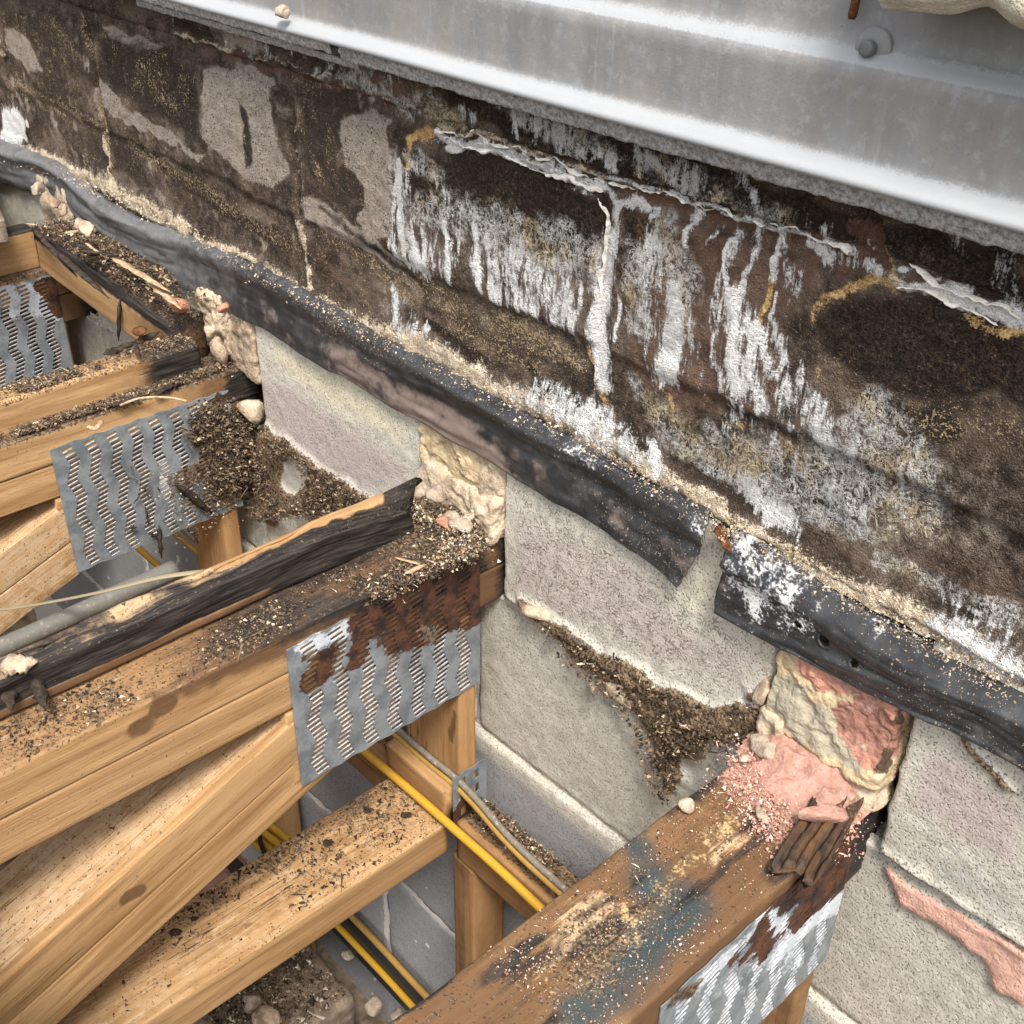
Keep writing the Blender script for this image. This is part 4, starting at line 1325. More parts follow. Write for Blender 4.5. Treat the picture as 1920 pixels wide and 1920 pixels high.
# --- T2: middle truss
t2 = thing("roof_truss", (-1.1775, -0.6, -1.62), "middle timber truss, charred strip along its top and rust across its nail plate", "roof truss", GT)
truss_core(t2, -1.10, 0.0, chord_paint_T2, ply_paint_T2, web_paint_T2)
nail_plate(t2, -1.0993, -0.391, -0.042, -1.272, -1.012, 7, 27, plate_paint(-1.1,
    [([(700, 1140), (800, 1130), (890, 1080)], .05, 1), ([(760, 1180), (860, 1130)], .045, 1), ([(610, 1230), (600, 1260)], .022, .95), ([(670, 1190), (665, 1230)], .02, .9), ([(560, 1240), (575, 1290)], .012, .7), ([(870, 1060), (885, 1150)], .03, 1)],
    [([(560, 1215), (700, 1160)], .016, .8), ([(600, 1215), (640, 1300)], .012, .6), ([(660, 1170), (690, 1160)], .018, .9), ([(840, 1170), (890, 1150)], .016, .9), ([(800, 1200), (850, 1170)], .012, .8), ([(690, 1280), (710, 1360)], .012, .5), ([(590, 1340), (610, 1400)], .010, .4)],
    [([(790, 1180), (815, 1200), (825, 1180)], .012, .9)]))
def rot_rough(V, A, B, nr):
    return -np.abs(fbm(V, 26, 4, 6) - .5) * 0.05 * sst(fbm(V * np.array([1, .4, 1]), 9, 3, 8), .35, .7)
def firring_paint_T2(V):
    up = sst(V[:, 2], -0.937, -0.924)
    ed = sst(V[:, 1], -0.42, -0.30)
    n = fbm(V, 18, 3, 44)
    front = sst(V[:, 0], -1.185, -1.178)
    bot = sst(-V[:, 2], .962, .975)
    ch = np.maximum(front * (1 - .9 * bot) * (.95), up * (.35 + .5 * n))
    ch = np.maximum(ch, sst(V[:, 1], -.45, -.30) * .9)
    pl = up * (1 - ed) * (.45 + .75 * n)
    ch = np.maximum(ch, up * sst(V[:, 1], -.75, -.5) * sst(-(V[:, 0] + 1.2035), .012, -.008) * .85)
    bright = stroke(jit(V, .008, 40), np.array([(-1.226, -.40, -.922), (-1.226, -.14, -.922)]), .015, .5)
    ch = ch * (1 - .95 * bright)
    s = .8 * bot + .15 + .25 * bright
    return C4(ch, s, .15 + .3 * up * (1 - bright), pl * (1 - bright)), C4(Z0(V))
def firring_rough(V, A, B, nr):
    up = np.clip(nr[:, 2], 0, 1)
    a = -up * 0.02 * np.clip(fbm(V * np.array([1, .35, 1]), 26, 4, 6) - .35, 0, 1) * 2
    b = -0.006 * fbm(V * np.array([1, .3, 1]), 40, 3, 16)
    return a + b
def firring_end(V, gc, L):
    V = V.copy()
    k = sst(V[:, 1], -.30, -.06)
    # splinters: the back edge runs on to a point, the front rots away
    back = sst(-(V[:, 0] + 1.2), 0, .02)
    V[:, 2] += k * (0.012 * back - .018)
    e = fbm(np.stack([V[:, 0] * 90, V[:, 2] * 50, V[:, 2] * 0], 1), 1, 3, 12) - .5
    k2 = sst(V[:, 1], -.17, -.075)
    V[:, 1] += k2 * (e * .10 + .03 * back - .02)
    V[:, 2] += k2 * back * .008
    return V
timber("firring_strip", (-1.2035, -1.5, -0.953), (-1.2035, -0.075, -0.953), 0.052, 0.066, M_WOOD, t2, firring_paint_T2, firring_rough, res=0.0045, rad=0.008, seed=31, ends=firring_end, wig=.003)
# little connector at the foot of the post
nail_plate(t2, -1.098, -0.105, -0.028, -1.60, -1.452, 2, 4, plate_paint(-1.1, [([(870, 1520), (880, 1560)], .035, 1)], [([(860, 1500), (855, 1560)], .012, .8)]), "splice_plate", 0.4, .001, True)
timber("bearing_block", (-1.272, -0.101, -1.522), (-1.106, -0.101, -1.522), 0.028, 0.070, M_WOOD2, t2, clean_paint, seed=41)

# --- T1: right truss
TZ1 = -1.036
def chord_paint_T1(V):
    Q = jit(V, .014, 30)
    Qb = jit(V, .03, 14)
    q = lambda pts: oZ(pts, TZ1)
    top = sst(V[:, 2], TZ1 - .016, TZ1 - .006)
    ch = np.zeros(len(V)); s = ch.copy(); du = ch.copy(); bl = ch.copy(); yl = ch.copy(); pk = ch.copy(); pl = ch.copy()
    s = np.maximum(s, top * (.5 + .5 * fbm(V * np.array([1, .35, 1]), 14, 3, 55)))
    s = np.maximum(s, .95 * stroke(Qb, q([(1560, 1470), (1420, 1560), (1330, 1700), (1200, 1850)]), .055, .9))
    s = np.maximum(s, .8 * stroke(Qb, q([(1380, 1420), (1280, 1500)]), .04, .9))
    lo_ = fbm(V * np.array([1.5, .3, 1]), 15, 4, 57, .6)
    ch = np.maximum(ch, top * .74 * sst(lo_, .44, .64))
    s = np.maximum(s, sst(-V[:, 2], 1.05, 1.06) * .8)
    ch = np.maximum(ch, .75 * stroke(Q, q([(1350, 1420), (1290, 1480)]), .028, .9))
    ch = np.maximum(ch, .62 * stroke(Q, q([(1230, 1620), (1100, 1720), (1000, 1790), (870, 1860)]), .010, .9))
    ch = np.maximum(ch, .6 * stroke(Q, q([(1500, 1590), (1450, 1640)]), .02, .9))
    bl = np.maximum(bl, stroke(Qb, q([(1195, 1590), (1220, 1650)]), .026, .98))
    bl = np.maximum(bl, stroke(Qb, q([(1290, 1690), (1230, 1760), (1150, 1840), (1080, 1910)]), .026, .98))
    yl = np.maximum(yl, .44 * stroke(Q, q([(1300, 1610), (1250, 1660), (1220, 1720), (1160, 1790), (1080, 1860)]), .016, .8))
    yl = np.maximum(yl, .40 * stroke(Q, q([(1190, 1720), (1100, 1780), (1060, 1810)]), .045, .8))
    yl = np.maximum(yl, .56 * stroke(Q, q([(1370, 1540), (1300, 1600)]), .018, .8))
    pl = np.maximum(pl, .7 * stroke(Q, q([(1130, 1710), (1050, 1770)]), .03, .9))
    pl = np.maximum(pl, .6 * stroke(Q, q([(1400, 1570), (1330, 1610)]), .016, .8))
    pk = np.maximum(pk, 1.0 * stroke(Q, q([(1440, 1400), (1520, 1450), (1600, 1510)]), .060, .5))
    pk = np.maximum(pk, .62 * stroke(Q, q([(1400, 1430), (1440, 1500), (1500, 1560)]), .055, .8))
    du = np.maximum(du, top * .42)
    du = np.maximum(du, top * .85 * stroke(Qb, q([(1130, 1760), (1080, 1800)]), .05, .9))
    front = sst(V[:, 0], -.432, -.424)
    s = np.maximum(s, front * .8 * (1 - top))
    ch = np.maximum(ch, front * sst(V[:, 1], -.12, .0) * .9 * (1 - top))
    return C4(ch, s, du, pl), C4(bl * top, yl * top, pk * top, Z0(V))
t1 = thing("roof_truss", (-0.4975, -0.6, -1.67), "right timber truss with blue stained top and pink mortar dust on its end", "roof truss", GT)
def dk_ply(V): return C4(sst(V[:, 1], -.1, 0) * .8, .55 + Z0(V), .2 + Z0(V), Z0(V)), C4(Z0(V))
truss_core(t1, -0.42, -0.05, chord_paint_T1, dk_ply, clean_paint)
nail_plate(t1, -0.4193, -0.391, -0.033, -1.308, -1.060, 7, 27, plate_paint(-.42,
    [([(1500, 1640), (1560, 1600), (1590, 1580)], .055, 1), ([(1510, 1700), (1580, 1640)], .035, 1), ([(1420, 1740), (1440, 1780)], .018, .85), ([(1380, 1790), (1400, 1800)], .012, .7)],
    [([(1280, 1870), (1420, 1730)], .02, .75), ([(1440, 1700), (1470, 1740)], .018, .9), ([(1480, 1760), (1560, 1690)], .03, .95), ([(1400, 1800), (1500, 1800)], .025, .6), ([(1330, 1850), (1420, 1860)], .02, .5), ([(1570, 1640), (1575, 1700)], .014, 1)],
    [([(1260, 1870), (1300, 1850)], .014, .9)]))

# --- T3: left truss
def chord_paint_T3(V):
    top = sst(V[:, 2], -0.998, -0.990)
    Q = jit(V)
    s = np.maximum(near_wall(V, -.3, 0) * .8, top * .5)
    ch = np.maximum(sst(V[:, 1], -.08, .0) * .95, top * .5 * sst(fbm(V, 15, 3, 4), .4, .6))
    return C4(ch, s, np.maximum(.18, top * .95), Z0(V)), C4(Z0(V))
t3 = thing("roof_truss", (-1.9275, -0.6, -1.62), "timber truss on the left with dark dirt heaped over its grey nail plate", "roof truss", GT)
truss_core(t3, -1.85, 0.002, chord_paint_T3, ply_paint_T2, web_paint_T2)
nail_plate(t3, -1.8493, -0.392, -0.034, -1.287, -1.022, 8, 27, plate_paint(-1.85,
    [([(405, 750), (420, 745)], .02, .9)], [([(430, 745), (435, 800)], .014, .8), ([(400, 770), (380, 765)], .012, .5)],
    [([(400, 800), (440, 900)], .05, .95), ([(330, 900), (400, 880)], .03, .7), ([(400, 930), (430, 950)], .03, .6)]))
def firring_paint_T3(V):
    up = sst(V[:, 2], -.937, -.93)
    n = fbm(V, 18, 3, 4)
    ch = np.maximum(sst(V[:, 1], -.27, -.12) * .8, up * .5 * n)
    ch = np.maximum(ch, .8 * stroke(jit(V), oX([(365, 635), (230, 670)], -1.88), .02, .9))
    return C4(ch, .3 + near_wall(V, -.3, -.05) * .6, np.maximum(.12, up * .75), up * .15), C4(Z0(V))
timber("firring_strip", (-1.908, -1.5, -0.957), (-1.908, -0.066, -0.957), 0.056, 0.068, M_WOOD, t3, firring_paint_T3, None, res=0.006, rad=0.006, seed=52)

# --- T4: far left truss
t4 = thing("roof_truss", (-2.6575, -0.6, -1.62), "timber truss at the far left edge, its nail plate corner rusted", "roof truss", GT)
def chord_paint_T4(V):
    top = sst(V[:, 2], -.998, -.99)
    return C4(sst(V[:, 1], -.06, 0) * .9, .35 + near_wall(V, -.2, 0) * .5, np.maximum(.15, top * .95), Z0(V)), C4(Z0(V))
truss_core(t4, -2.58, 0.004, chord_paint_T4, ply_paint_T2, clean_paint, yfar=-1.2)
nail_plate(t4, -2.5793, -0.39, -0.052, -1.262, -0.998, 7, 26, plate_paint(-2.58,
    [([(110, 545), (130, 570)], .04, 1), ([(85, 530), (110, 540)], .022, 1)],
    [([(10, 545), (25, 580)], .026, .95), ([(60, 540), (70, 580)], .024, .95), ([(95, 560), (105, 590)], .018, .9)]))
def firring_paint_T4(V):
    up = sst(V[:, 2], -.905, -.89)
    return C4(np.maximum(up, .2 * fbm(V, 12, 3)), .3 + Z0(V), .2 + Z0(V), Z0(V)), C4(Z0(V))
timber("firring_strip", (-2.63, -1.2, -0.938), (-2.63, -0.066, -0.938), 0.056, 0.092, M_WOOD, t4, firring_paint_T4, seed=63)

# ------------------------------------------------------------------ noggins and stud
def nog1_paint(V):
    Q = jit(V)
    front = 1 - sst(V[:, 1], -.098, -.09)
    tz = V[:, 2] - np.interp(V[:, 0], [-2.55, -1.85], [-.858, -.895])
    ch = sst(tz, -.045, -.01) * .95
    pl = front * (1 - ch) * .35
    return C4(ch, .35 + .4 * sst(V[:, 0], -2.2, -1.9), .25 + .6 * (1 - front), pl), C4(Z0(V))
n1 = timber("timber_noggin", (-2.52, -0.06, -0.907), (-1.935, -0.06, -0.941), 0.08, 0.098, M_WOOD, None, nog1_paint, seed=71, res=.006, up=(0, 0, 1))
tag(n1, "short timber noggin with blackened upper edge lying along the wall at far left", "noggin", "noggins between the trusses")
def nog2_paint(V):
    back = sst(V[:, 1], -.095, -.085)
    return C4(.25 * fbm(V, 12, 3), .5 + Z0(V), np.maximum(.12, .9 * back), Z0(V)), C4(Z0(V))
n2 = timber("timber_noggin", (-1.094, -0.062, -1.603), (-0.58, -0.062, -1.603), 0.076, 0.094, M_WOOD2, None, nog2_paint, seed=72)
tag(n2, "brown timber noggin under the yellow cable between the middle and right trusses", "noggin", "noggins between the trusses")
n3 = timber("timber_noggin", (-1.845, -0.07, -1.60), (-1.258, -0.07, -1.60), 0.08, 0.094, M_WOOD2, None, nog2_paint, seed=73)
tag(n3, "brown timber noggin mostly hidden behind the middle truss below its nail plate", "noggin", "noggins between the trusses")
s1 = timber("timber_stud", (-1.08, -0.06, -2.72), (-1.08, -0.06, -1.652), 0.062, 0.075, M_WOOD2, None, post_paint, seed=75, up=(0, -1, 0))
tag(s1, "short upright timber stud under the brown noggin beside the middle truss", "stud", "studs against the lower wall")
s2 = timber("timber_stud", (-1.83, -0.06, -2.72), (-1.83, -0.06, -1.652), 0.062, 0.09, M_WOOD2, None, post_paint, seed=76, up=(0, -1, 0))
tag(s2, "upright timber stud behind the yellow cable bundle, in shade", "stud", "studs against the lower wall")

# ------------------------------------------------------------------ damp-proof membrane
def dpc_mesh(x0, x1, nx, nv, zbot, prof, endfun=None):
    us = np.linspace(0, 1, nx)
    vs = np.linspace(0, 1, nv)
    V = []
    py = np.interp(vs, prof[:, 0], prof[:, 1])
    pz = np.interp(vs, prof[:, 0], prof[:, 2])
    from numpy import convolve
    k = np.array([1, 2, 3, 2, 1]) / 9
    pys = np.convolve(np.pad(py, 2, 'edge'), k, 'valid')
    pzs = np.convolve(np.pad(pz, 2, 'edge'), k, 'valid')
    U, Vv = np.meshgrid(us, vs, indexing='ij')
    X = x0 + U * (x1 - x0)
    Y = np.tile(pys, (nx, 1))
    Zf = np.tile(pzs, (nx, 1))
    return X, Y, Zf, U, Vv
def build_dpc(name, x0, x1, nx, nv, zbot, prof, label, wide, paint, cut=None, holes=(), amp=1.0, ztop=([-3.4, -2.86, -2.54, -2.45, -2.33, -2.17, -1.97, -1.72, -1.54, -1.1, -.8, -.7], [-.762, -.758, -.738, -.752, -.778, -.778, -.754, -.744, -.748, -.762, -.768, -.763])):
    X, Y, Zf, U, Vv = dpc_mesh(x0, x1, nx, nv, zbot, prof)
    P = np.stack([X.ravel(), X.ravel() * 0, Vv.ravel() * .12], 1)
    zb = np.interp(X, *zbot)
    zt = np.interp(X, *ztop)
    Z = zt + (zb - zt) * Zf
    Y = Y * np.interp(X, *wide)
    n1 = (fbm(P * np.array([1, 1, 1]), 7, 3, 61) - .5).reshape(X.shape)
    n2 = (fbm(P * np.array([1, 1, 2.0]), 22, 3, 62) - .5).reshape(X.shape)
    n3 = (fbm(np.stack([X.ravel(), X.ravel() * 0, X.ravel() * 0], 1), 9, 3, 63) - .5).reshape(X.shape)
    f = sst(Vv, .05, .3)
    n4 = (fbm(np.stack([X.ravel() * 5, X.ravel() * 0, Vv.ravel() * 9], 1), 1, 4, 64, .6) - .5).reshape(X.shape)
    fo = fbm(np.stack([X.ravel() * 3.2 + Vv.ravel() * 1.6, X.ravel() * 0, Vv.ravel() * 2.2 - X.ravel() * .6], 1), 1, 3, 65).reshape(X.shape)
    Y = Y - f * .003 * np.clip(1 - np.abs(fo - .5) * 14, 0, 1)
    Y = Y + f * n4 * .009
    Y = Y + f * amp * (n1 * .013 + n2 * .005)
    Z = Z + n3 * .012 * sst(Vv, .1, .6) + n1 * .006 * f
    V = np.stack([X.ravel(), Y.ravel(), Z.ravel()], 1)
    V[:, 1] = np.minimum(V[:, 1], np.where(Vv.ravel() > .12, -.0065, 1))
    if cut: V = cut(V, U.ravel(), Vv.ravel())
    F = gridfaces(nx, nv)
    for (hx, hz, hr) in holes:
        d = np.hypot(V[:, 0] - hx, V[:, 2] - hz)
        keep = ~(d[F] < hr).all(1)
        F = F[keep]
        rim = (d < hr * 1.25) & (d > hr * .2)
        dirv = np.stack([V[:, 0] - hx, V[:, 2] - hz], 1) / (d[:, None] + 1e-9)
        sel = d < hr * 1.02
        V[sel, 0] = hx + dirv[sel, 0] * hr
        V[sel, 2] = hz + dirv[sel, 1] * hr
        V[sel, 1] -= .002
    A = paint(V, U.ravel(), Vv.ravel())
    o = mesh(name, V, F, M_DPC, None, {"mA": A})
    solidify(o, .0035, 0)
    return tag(o, label, "membrane", "strips of damp proof membrane")
prof = np.array([(0, .02, -.03), (.10, -.002, 0.0), (.20, -.015, .03), (.30, -.026, .10), (.37, -.0275, .17), (.46, -.0195, .30), (.56, -.016, .42), (.78, -.0175, .72), (1, -.0135, 1.0)])
def dpc_paint1(V, U, Vv):
    n = fbm(V, 10, 3, 5)
    x = V[:, 0]
    left = 1 - sst(x, -2.1, -1.4)
    shelf = sst(Vv, .08, .2) * (1 - sst(Vv, .36, .5))
    low = sst(Vv, .5, .65)
    du = np.maximum(.42 * shelf, .25 * sst(Vv, .6, .3))
    du = np.maximum(du, .46 * sst(x, -1.1, -.8) * sst(Vv, .35, .5))
    du = np.maximum(du, .55 * stroke(V, oY([(600, 600), (700, 660)], -.02), .05, .9))
    mid = sst(x, -1.6, -1.45) * (1 - sst(x, -1.12, -.95))
    br = low * mid * (.35 + .7 * n) + .4 * left * low * n
    wh = .42 * shelf * sst(n, .5, .65) * sst(x, -1.4, -1.1)
    sh = np.maximum(left * (.5 + .6 * n), .55 * n)
    br = np.maximum(br, .5 * low * sst(fbm(V, 17, 3, 15), .45, .65))
    return C4(du, wh, br, sh)
def cut1(V, U, Vv):
    # torn right-hand end: slants back under, to a hanging point
    end = np.interp(Vv, [0, .35, .6, 1], [-.712, -.706, -.712, -.736])
    x0 = V[:, 0].min()
    k = sst(U, .9, 1.0)
    V = V.copy()
    V[:, 0] = x0 + (V[:, 0] - x0) * (end - x0) / (-.70 - x0)
    V[:, 1] -= .010 * sst(U, .975, 1.0) * Vv
    V[:, 0] += (fbm(V, 60, 2, 3) - .5) * .012 * sst(U, .985, 1)
    return V
zb1 = ([-3.4, -2.94, -2.53, -2.33, -2.0, -1.79, -1.27, -0.95, -.74, -.60], [-.87, -.866, -.822, -.872, -.868, -.866, -.868, -.876, -.886, -.89])
build_dpc("damp_proof_membrane", -3.4, -0.70, 620, 34, zb1, prof, "long black membrane strip sagging under the stained wall, torn off at its right end",
          ([-3.4, -2.6, -2.2, -1.8, -1.1, -.7], [1.1, 1.1, .9, .72, .66, .58]), dpc_paint1, cut1)
prof2 = np.array([(0, .02, -.02), (.08, -.002, 0.0), (.2, -.010, .10), (.32, -.022, .24), (.45, -.026, .38), (.6, -.019, .55), (.8, -.019, .8), (1, -.018, 1.0)])
def dpc_paint2(V, U, Vv):
    n = fbm(V, 12, 3, 5)
    Q = jit(V, .015, 30)
    wh = .60 * stroke(Q, oY([(1410, 1030), (1420, 1110), (1440, 1080)], -.012), .045, .8)
    wh = np.maximum(wh, .6 * stroke(Q, oY([(1450, 1060), (1490, 1110), (1500, 1160)], -.012), .03, .8))
    wh = np.maximum(wh, .5 * stroke(Q, oY([(1650, 1170), (1700, 1200)], -.01), .018, .8))
    du = .30 + .14 * sst(V[:, 0], -.5, -.4)
    return C4(du, wh, .55 * sst(n, .5, .7) * sst(Vv, .3, .5), .35 * sst(n, .4, .6))
def cut2(V, U, Vv):
    V = V.copy()
    k = 1 - sst(U, 0, .12)
    V[:, 0] += (fbm(V, 50, 2, 3) - .5) * .012 * (1 - sst(U, 0, .03))
    V[:, 2] += k * .004
    return V
def hp(px, py): p = on(1, -.016, px, py); return (p[0], p[2])
build_dpc("damp_proof_membrane", -0.672, 0.25, 330, 44, ([-.68, -.5, -.3, .3], [-.893, -.884, -.868, -.866]), prof2,
          "black membrane strip at the right with nail holes and a white crusted end", ([-.7, .3], [.9, 1.0]), dpc_paint2, cut2,
          [(*hp(1500, 1168), .0065), (*hp(1550, 1198), .0085), (*hp(1606, 1240), .006)], amp=.6, ztop=([-.68, -.57, -.43, -.3, .3], [-.766, -.780, -.795, -.790, -.785]))

# ------------------------------------------------------------------ metal flashing
fl = thing("metal_flashing", (-1.2, -.03, -.32), "long grey galvanised flashing with two bright folds above the stained wall", "flashing")
fp = np.array([(-.002, -.02), (-.006, -.10), (-.009, -.200), (-.012, -.2085), (-.030, -.2205), (-.0335, -.226), (-.0335, -.290), (-.035, -.3015), (-.054, -.3115), (-.0565, -.3145), (-.0560, -.3185), (-.050, -.320)])
rows = []
for a, b in zip(fp[:-1], fp[1:]):
    n = max(2, int(np.linalg.norm(b - a) / .008))
    for k in range(n): rows.append(a + (b - a) * k / n)
rows.append(fp[-1])
rows = np.array(rows)
nx = 300
xs = np.linspace(-4.0, .35, nx)
V = np.stack([np.repeat(xs, len(rows)), np.tile(rows[:, 0], nx), np.tile(rows[:, 1], nx)], 1)
wob = (fbm(np.stack([V[:, 0], V[:, 0] * 0, V[:, 2] * 2], 1), 2.2, 3, 4) - .5)
V[:, 1] += wob * .006
V[:, 2] += (fbm(np.stack([V[:, 0], V[:, 0] * 0, V[:, 0] * 0], 1), 1.6, 2, 9) - .5) * .006
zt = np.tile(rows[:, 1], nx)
oxide_skylit = np.maximum(sst(-zt, .206, .211) * (1 - sst(-zt, .219, .225)) * (.6 + .5 * fbm(V, 6, 3, 8)), sst(-zt, .299, .304) * .95)  # oxide bloom plus painted sky brightness along the up-facing folds
o = mesh("sheet", V, gridfaces(nx, len(rows)), M_FLASH, fl, {"mA": C4(oxide_skylit)})
solidify(o, .002, 0)
bc = on(1, -.014, 1638, 90)
def disc(c, n, prof_, seg=28):
    n = np.asarray(n, float) / np.linalg.norm(n)
    u = np.cross(n, (0, 0, 1)); u /= np.linalg.norm(u)
    v = np.cross(u, n)
    V = []
    for r_, h_ in prof_:
        for k in range(seg):
            a = 2 * math.pi * k / seg
            V.append(np.asarray(c) + n * h_ + r_ * (math.cos(a) * u + math.sin(a) * v))
    F = [tuple(f) for f in gridfaces(len(prof_), seg, True)]
    F.append(tuple((len(prof_) - 1) * seg + k for k in range(seg)))
    return V, F
bn = (0.05, -1, 0.12)
V, F = disc(bc, bn, [(.0175, -.006), (.0180, .001), (.0172, .0025), (.009, .004)])
bolt = mesh("bolt", V, F, M_FLASH, fl)
V, F = disc(np.array(bc) + np.array([-.001, -.004, 0]), bn, [(.0072, 0), (.0074, .008), (.0066, .0095), (.004, .0098)])
hd = mesh("bolt_head", V, F, mat_plain("dull_steel", (0.13, 0.13, 0.13), .5), None, base=fl["_b"])
hd.parent = bolt
hd.location = (0, 0, 0)

# felt edge strip under the flashing, in two lengths
def felt(x0, x1, zt, zb, y0, label, seed, lumps):
    nx = int((x1 - x0) / .004)
    prof_ = np.array([(.0, zt), (y0 * .5, zt), (y0, zt), (y0 * 1.02, (zt * .6 + zb * .4)), (y0 * .96, zb), (y0 * .5, zb - .002), (.0, zb - .003)])
    rows = []
    for a, b in zip(prof_[:-1], prof_[1:]):
        for k in range(4): rows.append(a + (b - a) * k / 4)
    rows.append(prof_[-1])
    rows = np.array(rows)
    X = np.linspace(x0, x1, nx)
    V = np.stack([np.repeat(X, len(rows)), np.tile(rows[:, 0], nx), np.tile(rows[:, 1], nx)], 1)
    d = (fbm(V, 110, 2, seed) - .5) * lumps + (fbm(V, 12, 2, seed + 3) - .5) * .006
    V[:, 1] -= d
    V[:, 2] -= (fbm(V, 90, 2, seed + 7) - .4) * lumps * sst(-V[:, 1], .004, .015)
    F = [tuple(f) for f in gridfaces(nx, len(rows))]
    F += [tuple(range(len(rows))), tuple((nx - 1) * len(rows) + k for k in range(len(rows) - 1, -1, -1))]
    o = mesh("felt_strip", V, F, M_FELT)
    return tag(o, label, "felt strip", "felt strips under the flashing")
felt(-1.385, .3, -.318, -.339, -.044, "long gritty grey felt strip under the right part of the metal flashing", 3, .006)
felt(-3.6, -1.40, -.315, -.333, -.050, "gritty pale felt strip under the flashing at the top left, ending at the black gap", 5, .004)
felt(-2.0, -1.36, -.340, -.350, -.030, "thin lower felt layer under the top left felt strip", 8, .004)

# cream painted edge at the top right
nx = 120
X = np.linspace(-.555, .35, nx)
prof_ = [(.0, .08), (-.075, .08), (-.088, .0), (-.09, -.10), (-.086, -.152), (-.07, -.163), (-.045, -.161), (.0, -.157)]
rows = []
for a, b in zip(prof_[:-1], prof_[1:]):
    for k in range(6): rows.append(np.array(a) + (np.array(b) - np.array(a)) * k / 6)
rows = np.array(rows)
V = np.stack([np.repeat(X, len(rows)), np.tile(rows[:, 0], nx), np.tile(rows[:, 1], nx)], 1)
V[:, 1] += (fbm(V, 26, 3, 4) - .5) * .012
V[:, 2] += (fbm(V, 16, 3, 6) - .5) * .016 + .010 * np.exp(-((V[:, 0] + .46) / .02) ** 2)
F = [tuple(f) for f in gridfaces(nx, len(rows))] + [tuple(range(len(rows)))]
tag(mesh("painted_coping", V, F, M_CREAM), "cream painted rounded masonry edge overhanging the flashing at the top right corner", "coping")
V, F = disc(on(1, -.02, 1605, 0), (0.0, -.15, -1), [(.004, -.02), (.0042, .012), (.003, .016)], 10)
tag(mesh("rusty_nail", V, F, M_RUST), "rusty nail sticking down beside the cream edge above the flashing", "nail", "rusty nails")

# ------------------------------------------------------------------ brick and mortar infill between the truss ends (built into the lower wall)
def lump(name, parent, mat, x0, x1, y0, y1, z0, z1, seed, amp=.02, res=22, paint=None, rnd=.012, label=None, cat=None, lean=0.0):
    """rough broken block: a rounded box displaced by coarse and fine noise"""
    V, F = [], []
    n = res
    g = np.linspace(-1, 1, n)
    faces = []
    for ax in range(3):
        for sgn in (-1, 1):
            A, B = np.meshgrid(g, g, indexing='ij')
            P = np.zeros((n * n, 3))
            P[:, ax] = sgn
            P[:, (ax + 1) % 3] = A.ravel()
            P[:, (ax + 2) % 3] = B.ravel()
            f = gridfaces(n, n)
            if sgn < 0: f = f[:, ::-1]
            faces.append(f + len(V) * 0 + sum(len(q) for q in V))
            V.append(P)
    V = np.concatenate(V)
    F = np.concatenate(faces)
    key = {}
    idx = np.zeros(len(V), int)
    uniq = []
    for i, p in enumerate(np.round(V, 5)):
        k = tuple(p)
        if k not in key:
            key[k] = len(uniq); uniq.append(p)
        idx[i] = key[k]
    V = np.array(uniq)
    F = idx[F]
    h = np.array([(x1 - x0) / 2, (y1 - y0) / 2, (z1 - z0) / 2])
    c = np.array([(x1 + x0) / 2, (y1 + y0) / 2, (z1 + z0) / 2])
    inner = np.maximum(h - rnd, 0)
    Q = V * h
    core = np.clip(Q, -inner, inner)
    off = Q - core
    L = np.linalg.norm(off, axis=1)[:, None]
    nrm = np.where(L > 1e-6, off / (L + 1e-9), V)
    Q = core + nrm * np.minimum(L, rnd)
    nr = nrm / (np.linalg.norm(nrm, axis=1)[:, None] + 1e-9)
    W_ = Q + c
    tr = fbm(W_, 17, 3, seed, .55) * 6
    tr = np.floor(tr) + sst(tr - np.floor(tr), .30, .62)
    d = (tr / 6 - .5) * amp * 1.7 + (fbm(W_, 60, 4, seed + 2, .65) - .5) * amp * .8
    W_ = W_ + nr * d[:, None]
    W_[:, 1] -= lean * (z1 - W_[:, 2])
    at = {"mA": paint(W_)} if paint else None
    o = mesh(name, W_, F, mat, parent, at)
    if label: tag(o, label, cat)
    return o
def brick_paint(W_):
    Q = jit(W_, .014, 40)
    p = lambda pts: oY(pts, -.010)
    pk = np.maximum(stroke(Q, p([(1525, 1262), (1570, 1272), (1620, 1300), (1670, 1312), (1690, 1345)]), .020, .6), .9 * stroke(Q, p([(1520, 1240), (1540, 1290)]), .012, .6))
    pk = np.maximum(pk, .9 * stroke(Q, p([(1595, 1372), (1640, 1425)]), .014, .6))
    gy = np.maximum(stroke(Q, p([(1480, 1320), (1540, 1360), (1600, 1400)]), .030, .7), .8 * stroke(Q, p([(1470, 1290), (1500, 1310)]), .02, .7))
    rd = np.maximum(stroke(Q, p([(1600, 1350), (1660, 1370), (1670, 1400)]), .026, .7), 0)
    dk = .8 * stroke(Q, p([(1700, 1340), (1690, 1400), (1650, 1440)]), .012, .8)
    return C4(pk, gy, rd, dk)
lump("infill_brick", lw, M_BRICK, -.583, -.414, -.004, .05, -1.006, -.875, 5, .013, 70, brick_paint, .007, lean=.17)
lump("mortar_lump", lw, M_PINK, -.53, -.445, -.008, .05, -.925, -.89, 9, .012, 40, None, .008)
lump("mortar_lump", lw, M_MORT, -.47, -.412, -.022, .04, -1.045, -.985, 12, .018, 18, None, .012)
lump("mortar_lump", lw, M_MORT, -.588, -.545, -.03, .04, -1.03, -.985, 15, .014, 16, None, .012)
def yel_paint(W_):
    n = fbm(W_, 20, 3, 8)
    z = W_[:, 2]
    return C4(.5 * sst(n, .62, .75), .85 * sst(-z, .93, .965) + .3 * sst(n, .5, .7), .35 * sst(n, .58, .7) * sst(-z, .94, .98), Z0(W_))
